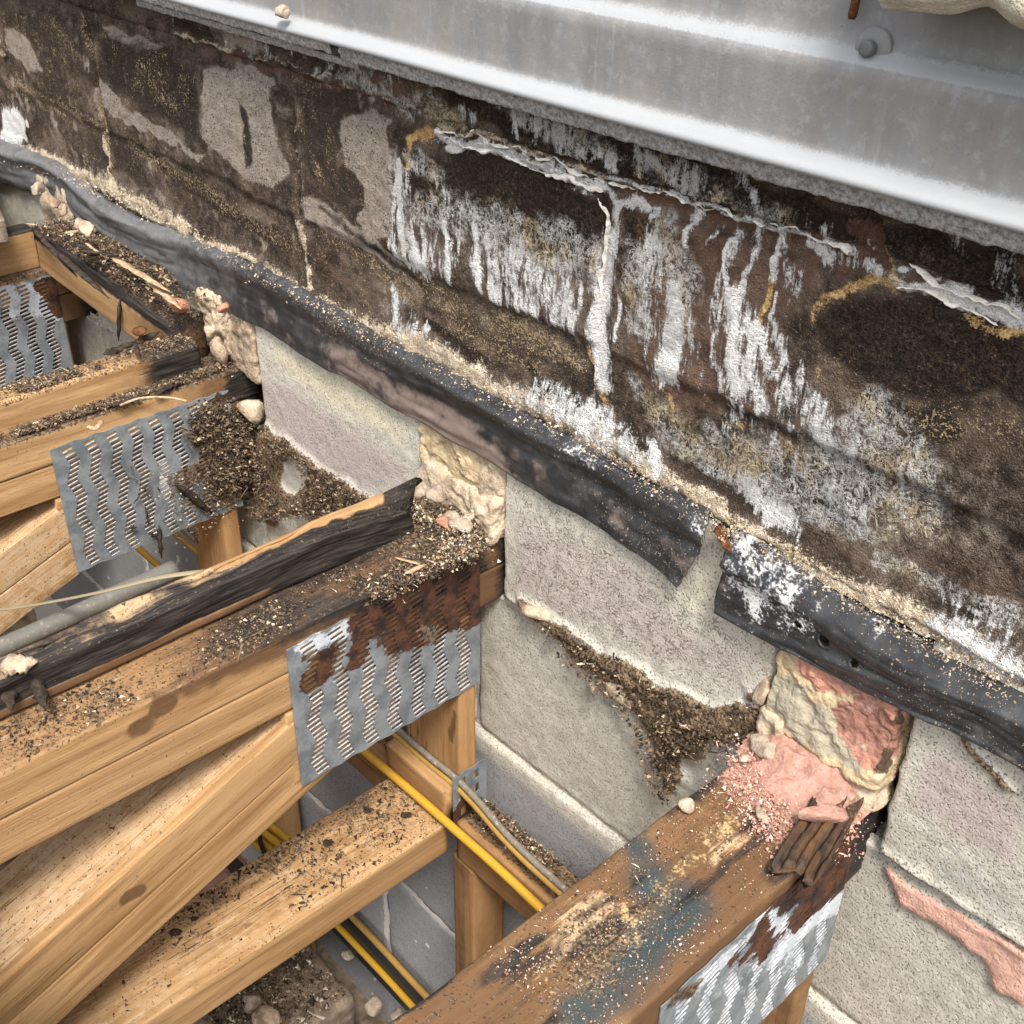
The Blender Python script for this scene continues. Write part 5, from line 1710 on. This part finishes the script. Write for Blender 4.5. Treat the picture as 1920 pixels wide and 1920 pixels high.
lump("infill_brick", lw, M_BRICK, -1.288, -1.115, -.001, .05, -.955, -.83, 22, .012, 60, yel_paint, .008, lean=.05)
lump("mortar_lump", lw, M_MORT, -1.288, -1.094, -.008, .05, -1.004, -.935, 25, .014, 50, None, .008, lean=.25)
lump("mortar_lump", lw, M_MORT, -1.140, -1.094, -.001, .05, -.97, -.84, 27, .013, 40, None, .008)
lump("infill_brick", lw, M_BROWNST, -1.90, -1.785, -.004, .05, -1.000, -.82, 31, .012, 40, None, .008)
lump("mortar_lump", lw, M_MORT, -1.945, -1.865, -.022, .04, -.965, -.84, 33, .024, 40, None, .012)
lump("mortar_lump", lw, M_MORT, -2.66, -2.50, -.02, .05, -1.0, -.78, 35, .02, 22, None, .014)
# clots of dirt and mortar squeezed along the ledge
for i, (px, py, sx, sy, sz, m) in enumerate(((1160, 1305, .030, .012, .012, M_MORT), (1110, 1290, .012, .01, .012, M_STONE), (1010, 1150, .03, .012, .012, M_MORT),
                                             (470, 770, .03, .02, .028, M_MORT), (1430, 1300, .02, .012, .02, M_BROWNST))):
    c = on(1, -.006, px, py)
    V, F = stone_mesh(c, (sx, sy, sz), 300 + i, 3, 4, .3)
    mesh("mortar_lump", V, F, m, lw)

# ------------------------------------------------------------------ loose grit
DARK = [(0.055, 0.038, 0.025), (0.09, 0.062, 0.04), (0.03, 0.022, 0.017), (0.14, 0.098, 0.062), (0.19, 0.135, 0.09)]
PALE = [(0.40, 0.29, 0.18), (0.52, 0.42, 0.30), (0.30, 0.21, 0.13), (0.62, 0.55, 0.44)]
PINKS = [(0.50, 0.26, 0.19), (0.55, 0.33, 0.26), (0.62, 0.50, 0.40), (0.42, 0.20, 0.15)]
def grit(name, centres, size, pal, label, kind="stuff", long=1.0, parent=None):
    r = rng
    centres = np.repeat(centres, 3, 0) + rng.normal(0, .004, (len(centres) * 3, 3)) * (1, 1, .3)
    size = (size[0] * .5, size[1] * .62)
    n = len(centres)
    tet = np.array([(1, 0, -.35), (-.5, .87, -.35), (-.5, -.87, -.35), (-.15, .1, .75), (.3, -.2, .6)])
    tf = np.array([(0, 2, 1), (0, 1, 3), (1, 2, 3), (2, 0, 4), (0, 3, 4), (2, 4, 3)])
    sz = size[0] * (size[1] / size[0]) ** (r.random(n) ** 2.6)
    ang = r.random((n, 3)) * 6.283
    V = np.tile(tet, (n, 1, 1)) * (1 + r.normal(0, .25, (n, 5, 3)))
    V[:, :, 0] *= 1 + (long - 1) * r.random((n, 1))
    el = r.random(n) < .05
    V[el, :, 0] *= 3.5
    V[el, :, 1:] *= .6
    ca, sa = np.cos(ang[:, 0])[:, None], np.sin(ang[:, 0])[:, None]
    x, y, z = V[..., 0] * ca - V[..., 1] * sa, V[..., 0] * sa + V[..., 1] * ca, V[..., 2]
    tl = ((ang[:, 1] - 3.14) * .25)[:, None]
    y, z = y * np.cos(tl) - z * np.sin(tl), y * np.sin(tl) + z * np.cos(tl)
    V = np.stack([x, y, z], -1) * sz[:, None, None] + centres[:, None, :]
    F = (tf[None] + (np.arange(n) * 5)[:, None, None]).reshape(-1, 3)
    pal = np.array(pal)
    c = pal[r.integers(0, len(pal), n)] * r.uniform(.7, 1.25, (n, 1))
    col = np.ones((n * 5, 4))
    col[:, :3] = np.repeat(np.clip(c, 0, .9), 5, 0)
    o = mesh(name, V.reshape(-1, 3), F, M_GRAIN, parent, {"col": col}, smooth=False)
    return tag(o, label, None if parent is not None else "debris", None, kind)
def strip_pts(n, x0, x1, y0, y1, z, clump=14, seed=1, thr_=.45, pile=0.0):
    out = []
    while sum(len(o) for o in out) < n:
        P = np.stack([rng.uniform(x0, x1, n), rng.uniform(y0, y1, n), np.zeros(n)], 1)
        d = fbm(P, clump, 3, seed)
        P = P[rng.random(n) < sst(d, thr_ - .12, thr_ + .16) + .03]
        P[:, 2] = z + .002 + rng.random(len(P)) ** 2 * pile
        out.append(P)
    return np.concatenate(out)[:n]
def along(pts3, n, spread, seed=0):
    """points scattered round a polyline"""
    pts3 = np.asarray(pts3)
    k = rng.integers(0, len(pts3) - 1, n)
    t = rng.random(n)[:, None]
    return pts3[k] * (1 - t) + pts3[k + 1] * t + rng.normal(0, 1, (n, 3)) * np.asarray(spread)
MIX = DARK * 4 + PALE[:3] + DARK
grit("dirt", np.vstack([strip_pts(1700, -1.175, -1.105, -.75, -.02, -.987, 16, 1, .5),
                        along(oZ([(700, 1110), (780, 1070), (830, 1040), (880, 1010)], -.985), 1700, (.014, .014, .003))]), (.0012, .0050), DARK * 4 + PALE[:2],
     "dark and cream grit lying on the ledge of the middle truss", long=2)
grit("dirt", np.vstack([strip_pts(3000, -1.872, -1.852, -.62, -.02, -.979, 20, 2, .4, .006),
                        strip_pts(1500, -1.93, -1.888, -.55, -.07, -.921, 18, 3, .52)]), (.0015, .006), MIX,
     "dark and cream grit along the ledge and top of the left truss", long=2)
grit("dirt", np.vstack([strip_pts(230, -1.245, -1.105, -1.0, -.12, -1.551, 9, 4, .5), strip_pts(330, -1.245, -1.115, -.40, -.12, -1.551, 14, 14, .45), strip_pts(200, -1.245, -1.205, -.55, -.30, -1.551, 14, 24, .4)]), (.0012, .006), DARK * 4 + PALE[:1],
     "dark crumbs sprinkled on the wide lower timber at the bottom left", long=2.2)
grit("dirt", np.vstack([strip_pts(2600, -2.5, -1.9, -.1, .0, -.862, 16, 5, .42, .02)]) + np.array([0, 0, 0]), (.002, .007), MIX,
     "heap of grit on top of the blackened noggin at far left", long=2)
grit("dirt", np.vstack([strip_pts(1500, -1.09, -.6, -.075, -.03, -1.553, 18, 6, .42, .01)]), (.0015, .007), MIX + PALE,
     "dark wet grit on the brown noggin behind the yellow cable", long=1.6)
p1 = strip_pts(900, -.57, -.425, -.50, -.02, TZ1, 12, 7, .45)
grit("dirt", np.vstack([p1]), (.0009, .0032), PALE * 3 + PINKS * 2 + DARK, "pale specks scattered over the blue stained top of the right truss")
grit("dirt", np.vstack([along(oZ([(1390, 1420), (1480, 1440), (1560, 1500), (1560, 1560), (1450, 1540), (1400, 1470)], TZ1 + .002), 1500, (.018, .022, .003))]), (.0014, .0055), PINKS,
     "pink mortar crumbs round the pink heap on the right truss")
def wallpts(pts, n, spread, y=-.012):
    P = along(oY(pts, 0), n, (spread, 0, spread))
    P[:, 1] = y - rng.random(n) * .012
    return P
def wallpoly(poly, n, hole=None, y=-.010):
    w = oY(poly, 0)
    lo, hi = w.min(0), w.max(0)
    P = np.stack([rng.uniform(lo[0], hi[0], n * 4), np.zeros(n * 4), rng.uniform(lo[2], hi[2], n * 4)], 1)
    d = sdpoly2(jit(P, .012, 30)[:, [0, 2]], w[:, [0, 2]])
    k = (d < .004) & (rng.random(len(P)) < sst(fbm(P, 26, 3, 66), .30, .62) + .1)
    if hole is not None:
        k &= sdpoly2(P[:, [0, 2]], oY(hole, 0)[:, [0, 2]]) > .014
    P = P[k][:n]
    P[:, 1] = y - rng.random(len(P)) * .008
    return P
grit("dirt", wallpoly([(985, 1140), (1100, 1200), (1210, 1265), (1330, 1320), (1440, 1310), (1450, 1370), (1380, 1380), (1300, 1400), (1270, 1440), (1262, 1490), (1240, 1480), (1215, 1420), (1195, 1340), (1130, 1280), (1040, 1200)], 1500), (.0012, .006), MIX,
     "dark crumbly dirt clinging to the pale wall under the middle block", long=2)
grit("dirt", wallpoly([(440, 740), (500, 790), (600, 870), (700, 930), (745, 985), (700, 1010), (620, 985), (560, 960), (480, 970), (450, 900)], 3000, [(519, 893), (527, 868), (545, 857), (564, 868), (570, 890), (563, 915), (548, 930), (528, 918)]), (.0015, .006), MIX,
     "dark crumbly dirt round the clean round patch on the pale wall", long=2)
# keep the round patch clean by shape: a shallow pale disc of clean wall is left in the masks above
P = along(oX([(370, 790), (430, 800), (440, 870), (400, 890)], -1.845), 3000, (.004, .024, .026))
P[:, 0] = -1.842 + rng.random(len(P)) * .016
grit("dirt", P, (.0015, .0065), MIX, "heap of dark grit caked over the corner of the left nail plate", long=2)
P = along(oX([(270, 880), (330, 940), (420, 940), (330, 1000)], -1.845), 420, (.003, .03, .03))
P[:, 0] = -1.8435 + rng.random(len(P)) * .004
grit("dirt", P, (.001, .004), DARK * 3 + PALE, "loose specks stuck on the left nail plate", long=2)
cr = along(oY([(0, 290), (130, 330), (330, 425), (590, 565), (850, 700), (1100, 830), (1340, 975), (1500, 1060), (1700, 1180), (1900, 1290)], -.018), 1500, (.006, .008, .008))
grit("dirt", cr, (.0012, .0045), PALE * 3 + [(0.36, 0.25, 0.15)] + DARK[:1], "cream mortar crumbs lying on the black membrane along the wall foot")
grit("dirt", np.vstack([along(oZ([(780, 960), (860, 985), (880, 1020), (840, 1040)], -.975), 1500, (.014, .012, .006))]), (.0015, .007), PALE * 2 + DARK * 2,
     "crumbs of mortar and dirt on the end of the middle truss")
grit("dirt", strip_pts(2200, -2.0, -.6, -.75, -.05, -2.68, 6, 12, .45, .02), (.002, .010), DARK * 4 + PALE, "dark rubble on the floor of the void", long=1.6)

# ------------------------------------------------------------------ pink heap and stones on the right truss
q = lambda px, py, z=TZ1: on(2, z, px, py)
xs, ys = np.linspace(-.595, -.415, 60), np.linspace(-.24, .01, 80)
X, Y = np.meshgrid(xs, ys, indexing='ij')
V = np.stack([X.ravel(), Y.ravel(), np.zeros(X.size)], 1)
hp_ = oZ([(1385, 1428), (1450, 1345), (1530, 1385), (1660, 1462), (1640, 1500), (1580, 1570), (1540, 1590), (1470, 1530), (1420, 1480)], TZ1)
w = jit(V, .014, 35)
sd_ = -sdpoly2(w[:, :2], hp_[:, :2])
hgt = sst(sd_, -.012, .05) * (.012 + .026 * fbm(V, 20, 3, 9)) + sst(sd_, -.01, .03) * (fbm(V, 70, 3, 10) - .5) * .014
hgt = hgt + sst(V[:, 1], -.10, .0) * .012 * sst(sd_, 0, .03)
V[:, 2] = TZ1 - .006 + hgt
F = gridfaces(60, 80)
F = F[(sd_[F] > -.014).any(1)]
used = np.unique(F)
remap = np.full(len(V), -1); remap[used] = np.arange(len(used))
tag(mesh("mortar_heap", V[used], remap[F], M_PINK), "heap of pink crumbled mortar on the end of the right truss against the wall", "mortar heap")
GS = "loose stones on the right truss"
for px, py, s_, m, lab in (
        (1432, 1415, (.028, .016, .014), M_STONE, "largest cream stone on the pink mortar heap, near its left edge"),
        (1500, 1455, (.015, .026, .012), M_STONE, "long cream stone lying in the middle of the pink mortar heap"),
        (1518, 1430, (.014, .016, .010), M_BROWNST, "tan stone just behind the long cream stone on the pink heap"),
        (1287, 1520, (.012, .010, .008), M_STONE, "small cream stone alone on the stained timber left of the pink heap"),
        (1428, 1537, (.014, .007, .006), M_STONE, "flat white chip on the right truss in front of the pink heap"),
        (1455, 1470, (.010, .009, .007), M_PINK, "small pink pebble in the dust of the right truss"),
        (1395, 1432, (.009, .007, .006), M_STONE, "tiny yellowish stone at the left edge of the pink heap"),
        (1590, 1505, (.014, .010, .008), M_PINK, "pink lump beside the grooved bark chunk")):
    stone("stone", q(px, py) + np.array([0, 0, s_[2] * .6 + .004]), s_, m, int(px), lab, "stone", GS)
stone("mortar_chip", q(1535, 1555) + np.array([0, -.0, .024]), (.014, .036, .013), M_PINK, 77, "long pink mortar chip resting on the grooved dark wood chunk", "mortar chip")
# grooved chunk of rotted wood on the right truss edge
def chunk_paint(V): return C4(.56 + Z0(V), 1.0 + Z0(V), .25 + Z0(V), .25 * sst(fbm(V, 30, 3), .5, .7)), C4(Z0(V), Z0(V), .42 * sst(V[:, 1], -.14, -.06), Z0(V))
a, b = q(1482, 1648), q(1566, 1508)
def grooves(V, A, B, nr):
    t_, u_, v_, L_ = frame(a, b)
    s_ = (V - a) @ u_ + (fbm(V, 14, 2, 4) - .5) * .012
    g = np.abs(((s_ / .0125) % 1) - .5) * 2
    return -.010 * sst(g, .60, .92) * np.clip(nr[:, 2], 0, 1) - .005 * fbm(V, 40, 3)
def ragged(V, gc, L):
    t_, u_, v_, L_ = frame(a, b)
    e = (fbm(gc * np.array([0, 70, 25]), 1, 3, 5) - .5)
    k0, k1 = 1 - sst(gc[:, 0], 0, .03), sst(gc[:, 0], L - .03, L)
    return V + t_ * ((k0 * e * .05) + (k1 * e * .07))[:, None]
ck = timber("rotten_wood_chunk", a + np.array([.002, 0, .010]), b + np.array([.002, 0, .010]), 0.056, .018, M_WOOD2, None, chunk_paint, grooves, res=.002, rad=.005, seed=91, wig=.003, ends=ragged)
tag(ck, "grooved dark chunk of rotten wood lying across the edge of the right truss", "wood chunk")

# ------------------------------------------------------------------ stones and shards on the other trusses
GM = "mortar lumps on the truss ends"
for px, py, z, s_, m, lab in (
        (865, 995, -.975, (.024, .02, .017), M_STONE, "large cream mortar lump on the end of the middle truss"),
        (818, 935, -.945, (.020, .018, .016), M_STONE, "cream mortar lump behind the splintered tip of the middle truss"),
        (848, 975, -.97, (.013, .011, .010), M_STONE, "small cream lump next to the large one on the middle truss"),
        (875, 1015, -.98, (.012, .009, .007), M_STONE, "smallest cream chip at the edge of the middle truss end"),
        (833, 985, -.97, (.016, .010, .010), M_REDBR, "small red brick chip on the middle truss end"),
        (880, 975, -.97, (.012, .010, .009), M_MORT, "tan crumb against the wall on the middle truss end"),
        (410, 670, -.965, (.026, .014, .034), M_BROWNST, "square brown brick fragment standing at the end of the left truss"),
        (402, 628, -.93, (.024, .018, .022), M_MORT, "rough mortar lump above the square brown fragment"),
        (335, 580, -.87, (.030, .018, .014), M_REDBR, "red brick fragment on the rubbish beside the membrane at left"),
        (420, 582, -.83, (.020, .012, .011), M_REDBR, "orange brick chip under the lower edge of the membrane at left"),
        (70, 360, -.80, (.024, .018, .014), M_STONE, "cream stone lying by the membrane at the far left edge"),
        (165, 438, -.80, (.030, .018, .015), M_MORT, "tan mortar lump among the splinters at far left"),
        (150, 425, -.80, (.018, .015, .012), M_BROWNST, "brown lump among the splinters at far left"),
        (100, 385, -.80, (.018, .014, .013), M_BROWNST, "brown lump beside the cream stone at far left"),
        (120, 400, -.80, (.012, .011, .014), M_BROWNST, "thin upright brown chip between the splinters and the membrane at far left"),
        (532, 25, None, (.018, .012, .011), M_STONE, "crumb of cream mortar stuck on the bottom edge of the flashing")):
    c = on(2, z, px, py) + np.array([0, 0, s_[2] * .5]) if z is not None else on(1, -.058, px, py)
    stone("mortar_lump" if m in (M_STONE, M_MORT) else "brick_chip", c, s_, m, int(px * 3 + py), lab, "rubble", GM)

def shard(name, P0, P1, w, h, mat, label, cat, group, seed, bend=0.0):
    P0, P1 = np.asarray(P0, float), np.asarray(P1, float)
    t_, u_, v_, L_ = frame(P0, P1, (0.1, 0.2, 1))
    n, k = 14, 8
    V = []
    r = np.random.default_rng(seed)
    for i in range(n):
        s_ = i / (n - 1)
        tp = (min(1, s_ * 5 + .25) * min(1, (1 - s_) * 3 + .12))
        c = P0 + t_ * L_ * s_ + v_ * bend * math.sin(s_ * 3.14)
        for j in range(k):
            a_ = 2 * math.pi * j / k
            jx = 1 + r.normal(0, .22)
            V.append(c + tp * jx * (math.cos(a_) * u_ * w / 2 + math.sin(a_) * v_ * h / 2))
    F = [tuple(f) for f in gridfaces(n, k, True)] + [tuple(range(k - 1, -1, -1)), tuple((n - 1) * k + j for j in range(k))]
    return tag(mesh(name, V, F, mat), label, cat, group)
GW = "charred wood shards on the timbers"
XP = -1.838
for i, (p0, p1, w_, lab) in enumerate((
        ((365, 775), (405, 825), .012, "black wood shard at the top right of the left nail plate"),
        ((330, 908), (398, 962), .024, "thick black wood shard across the lower right of the left nail plate"),
        ((250, 945), (282, 903), .003, "thin black twig near the middle of the left nail plate"),
        ((273, 950), (280, 988), .006, "short black splinter at the bottom edge of the left nail plate"),
        ((236, 992), (258, 988), .006, "small black chip flat on the lower left nail plate"),
        ((298, 985), (303, 1048), .013, "black charred sliver hanging below the left nail plate"),
        ((360, 985), (372, 1022), .008, "black crumb hanging beside the left post"),
        ((278, 1000), (305, 1010), .010, "black clot at the lower edge of the left nail plate"))):
    shard("wood_shard", oX([p0], XP)[0], oX([p1], XP)[0], w_, w_ * .6, M_CHAR, lab, "wood shard", GW, 100 + i)
for i, (p0, p1, z, w_, m, lab) in enumerate((
        ((105, 470), (205, 560), -.835, .016, M_CHAR, "long black splinter in front among the rubbish on the far left noggin"),
        ((130, 455), (215, 480), -.82, .018, M_CHAR, "broad black flake behind the splinters at far left"),
        ((150, 470), (225, 480), -.815, .010, M_CHAR, "short dark splinter crossing the broad flake at far left"),
        ((120, 437), (178, 428), -.80, .009, M_SPLINT, "straw coloured sliver on top of the far left rubbish"),
        ((160, 455), (190, 478), -.815, .008, M_SPLINT, "small pale splinter standing in the far left rubbish"),
        ((205, 480), (320, 548), -.825, .016, M_SPLINT, "long tan splinter parallel to the membrane at left"),
        ((270, 520), (340, 580), -.84, .018, M_SPLINT, "tan lath end lying beside the membrane near the red fragment"),
        ((60, 425), (145, 520), -.85, .014, M_CHAR, "dark strip of rotten felt along the noggin at far left"),
        ((225, 560), (222, 640), -.90, .016, M_CHAR, "black flake hanging down in front of the noggin"))):
    shard("wood_shard", on(2, z, *p0), on(2, z - (0.0 if i < 8 else .09), *p1), w_, w_ * .45, m, lab, "wood shard", GW, 140 + i)
for i, (p0, p1, z, w_, m, lab) in enumerate((
        ((195, 665), (260, 640), -.918, .018, M_CHAR, "black flake on the left truss strip"),
        ((250, 645), (300, 622), -.915, .016, M_CHAR, "black flake nearer the wall on the left truss strip"),
        ((252, 640), (262, 672), -.912, .008, M_CHAR, "black twig over the edge of the left truss strip"),
        ((290, 740), (345, 710), -.976, .012, M_CHAR, "dark sliver on the grit ledge of the left truss"),
        ((210, 760), (260, 745), -.972, .010, M_CHAR, "dark crumb of wood further along the left grit ledge"),
        ((60, 1255), (85, 1330), -.95, .016, M_CHAR, "black crumbly sliver over the charred strip at the left edge"),
        ((10, 1240), (20, 1335), -.95, .018, M_CHAR, "rotten black sliver at the very left edge of the charred strip"),
        ((0, 1250), (70, 1240), -.92, .030, M_BROWNST, "brown rotten clod on the charred strip at the left edge"),
        ((760, 1075), (800, 1058), -.98, .008, M_SPLINT, "pale splinter in the dark grit on the middle truss end"),
        ((740, 1045), (795, 1060), -.98, .006, M_SPLINT, "thin pale sliver beside the splinter on the middle truss end"))):
    shard("wood_shard", on(2, z, *p0), on(2, z, *p1), w_, w_ * .5, m, lab, "wood shard", GW, 170 + i)
grit("dirt", strip_pts(1500, -1.94, -1.51, -.39, -.10, -2.497, 8, 31, .40, .01), (.003, .012), DARK * 3 + PALE, "rubble crumbs on the brown slab at the bottom of the void", long=1.5)
shard("rust_flake", on(1, -.016, 1345, 985), on(1, -.020, 1372, 1038), .022, .006, M_RUST, "brown rusty flake hanging in the gap between the two membrane strips", "flake", None, 260)
for k_, (px, py, w_) in enumerate(((700, 1885, .03), (745, 1905, .022), (470, 1880, .03), (500, 1905, .04), (650, 1790, .02))):
    stone("stone", on(2, -2.49, px, py), (w_, w_ * .8, w_ * .6), M_STONE if k_ != 3 else M_BROWNST, 600 + k_, ["pale stone on the rubble beside the low cables", "smaller pale stone at the bottom edge beside the low cables", "pale lump at the bottom edge under the wide lower timber", "brown lump at the bottom edge under the wide lower timber", "small stone high on the brown slab in the void"][k_], "stone", "stones in the void")
pts = [on(2, -.972, *p) for p in ((225, 760), (262, 747), (310, 745), (350, 752))]
tag(tube("dry_stalk", pts, .0022, M_SPLINT), "thin curved dry stalk lying on the left grit ledge", "stalk")
pts = [on(2, -.974, *p) for p in ((165, 800), (180, 803), (190, 790))]
tag(tube("wood_curl", pts, .005, M_SPLINT, flat=.5), "small pale wood curl on the left truss ledge", "wood curl")
for i, (px, py, w_, lab) in enumerate(((835, 1560 - 40, .022, "black scrap nearest the post on the lower timber"), (762, 1528, .014, "square black scrap on the lower timber"), (690, 1520, .011, "black scrap beside a white crumb on the lower timber"), (616, 1580, .013, "brown flake on the lower timber with a white crumb"), (330, 1748, .013, "black flake lying near the crack on the lower timber"), (365, 1722, .009, "thin dark flake on the lower timber, left of the cluster"))):
    c = on(2, -1.549, px, py)
    d = np.array([.5, .8, 0]) * w_ if i != 0 else np.array([.02, -.03, 0])
    shard("wood_shard", c - d * .8, c + d * .8, w_, w_ * .35, M_CHAR, lab, "wood shard", GW, 210 + i)
nl = thing("rusty_nail", on(2, -.925, 268, 648), "rusty clout nail standing upright in the left truss strip", "nail", "rusty nails")
b_ = np.array(nl["_b"])
V, F = disc(b_, (0.1, -.1, 1), [(.004, -.01), (.004, .03)], 10)
mesh("shank", V, F, M_RUST, nl)
V, F = disc(b_ + np.array([.003, -.003, .03]), (0.15, -.15, 1), [(.013, 0), (.014, .003), (.006, .005)], 14)
mesh("head", V, F, M_RUST, nl)

# ------------------------------------------------------------------ cables and pipe
GC = "yellow cables along the wall"
def cable(pts, r, mat, lab, grp=GC):
    return tag(tube("cable", pts, r, mat), lab, "cable", grp)
zc = -1.535
cable([(-2.6, -.128, zc), (-2.0, -.127, zc - .003), (-1.6, -.128, zc - .012), (-1.21, -.127, zc), (-1.07, -.128, zc + .004), (-.9, -.127, zc), (-.62, -.128, zc - .02), (-.3, -.13, zc - .02)], .0078, M_YEL, "bright yellow cable crossing the lower timber in front of the post")
cable([(-2.6, -.07, -1.49), (-1.9, -.072, -1.475), (-1.279, -.090, -1.484), (-1.09, -.090, -1.486), (-.95, -.100, -1.50), (-.80, -.098, -1.512), (-.3, -.1, -1.52)], .0062, M_YELD, "dull dusty yellow cable passing behind the bright one at the post")
cable([(-2.6, -.052, -1.485), (-1.9, -.055, -1.470), (-1.279, -.0885, -1.468), (-1.09, -.0885, -1.470), (-.95, -.098, -1.486), (-.80, -.096, -1.498), (-.3, -.1, -1.505)], .0058, M_GREYC, "grey dust covered cable lying on the dull yellow one")
cable([(-2.4, -.05, -2.40), (-1.63, -.045, -2.40), (-1.345, -.045, -2.40), (-.9, -.05, -2.41), (-.4, -.05, -2.41)], .0085, M_YEL, "yellow cable low in the void nearest the floor rubble", GC)
cable([(-2.4, -.02, -2.38), (-1.6, -.02, -2.36), (-1.33, -.02, -2.365), (-.9, -.02, -2.37), (-.4, -.02, -2.37)], .008, M_YELD, "yellow cable low in the void against the grey wall", GC)
V, F = box(-2.4, -.5, -.040, -.024, -2.46, -2.37)
tag(mesh("black_conduit", V, F, M_BLK, smooth=False), "black strip between the two low yellow cables", "conduit")
bd = thing("cable_bundle", on(1, -.30, 500, 1570), "bundle of yellow cables with a black tie in the gap under the diagonal timbers", "cable bundle")
bb = np.array(bd["_b"])
dv = np.array([.93, .0, -.36])
dv = on(1, -.30, 535, 1600) - on(1, -.30, 470, 1548)
dv /= np.linalg.norm(dv)
sidev = np.cross(dv, (0, 1, 0))
for k in range(6):
    o_ = sidev * (k - 2.5) * .0135 + np.array([0, (.006 if k % 2 else -.006), 0])
    tube("cable", [bb + o_ - dv * .22, bb + o_ - dv * .1, bb + o_, bb + o_ + dv * .1, bb + o_ + dv * .24], .0072, M_YEL, bd, sub=5)
pts = []
for k in range(25):
    a_ = 2 * math.pi * k / 24
    pts.append(bb + dv * .01 + sidev * math.cos(a_) * .046 + np.array([0, -1, 0]) * math.sin(a_) * .018)
tube("cable_tie", pts, .0045, M_BLK, bd, sub=2, nseg=6)
pp = thing("conduit_pipe", (-1.55, -.7, -1.155), "grey plastic conduit running between the left and middle trusses", "pipe")
tube("pipe", [(-1.545, -1.5, -1.160), (-1.548, -.7, -1.155), (-1.552, -.33, -1.150)], .0155, M_PIPE, pp, nseg=16)
tube("socket", [(-1.551, -.46, -1.151), (-1.552, -.33, -1.150)], .0170, M_PIPE, pp, nseg=16)
pts = [on(0, -1.42, 0, 1150), on(0, -1.42, 180, 1112), on(0, -1.40, 300, 1082), on(0, -1.38, 405, 1070), on(0, -1.34, 480, 1065)]
pts = [on(1, -.62, -60, 1150)] + [on(1, y_, px, py) for y_, px, py in ((-.56, 60, 1135), (-.50, 190, 1110), (-.44, 300, 1083), (-.38, 400, 1070), (-.34, 470, 1066))]
tag(tube("plastic_strap", pts, .0055, M_STRAP, flat=.35), "thin cream plastic strip curving in front of the grey conduit", "strap")

# ------------------------------------------------------------------ floor of the void and roof, including an unseen deck added for shade
xs, ys = np.linspace(-3.6, .4, 120), np.linspace(-1.8, .03, 70)
X, Y = np.meshgrid(xs, ys, indexing='ij')
V = np.stack([X.ravel(), Y.ravel(), np.zeros(X.size)], 1)
V[:, 2] = -2.70 + (fbm(V, 5, 4, 3) - .5) * .06 + (fbm(V, 30, 3, 7) - .5) * .02
tag(mesh("void_floor", V, gridfaces(120, 70), M_FLOOR), None, None, None, "structure")
V, F = box(-1.98, -1.42, -.45, -.075, -2.64, -2.56)
tag(lump("insulation_slab", None, M_FLOOR, -1.95, -1.50, -.40, -.09, -2.62, -2.50, 55, .012, 26, None, .02), "dirty brown slab lying on the floor of the void at the bottom", "slab")
tag(lump("plasterboard", None, M_PBOARD, -2.25, -1.35, -.62, -.30, -1.93, -1.88, 57, .006, 20, None, .008), "dull pink board seen through the gap beside the cable bundle", "board")
V, F = box(-2.4, -1.3, -.345, -.325, -1.86, -1.835)
tag(mesh("black_batten", V, F, M_BLK, smooth=False), "thin black rail below the cable bundle", "rail")
# plywood deck remnant far left
def deck_paint(V): return C4(.9 * sst(-V[:, 2], .80, .83), .5 + Z0(V), .6 + Z0(V), Z0(V)), C4(Z0(V))
V, F = box(-3.6, -2.52, -1.0, -.085, -.835, -.79)
dk = timber("roof_board", (-3.2, -1.1, -.826), (-2.9, -.05, -.826), .98, .05, M_DARKBD, None, None, None, res=.012, seed=95)
tag(dk, "weathered grey brown roof board at the far left edge, black along its cut side", "roof board")
V, F = box(-3.6, 1.0, -3.2, -1.02, -.90, -.80)
tag(mesh("unseen_roof_deck", V, F, M_DARKBD, smooth=False), None, None, None, "structure")  # unseen deck behind the camera, added to darken the void
V, F = box(-3.75, -3.6, -3.2, .05, -2.8, -.82)
tag(mesh("far_wall", V, F, M_BROWNST, smooth=False), "brown end wall closing the roof void, out of the picture", "wall")

for o in bpy.data.objects:
    if "_b" in o: del o["_b"]
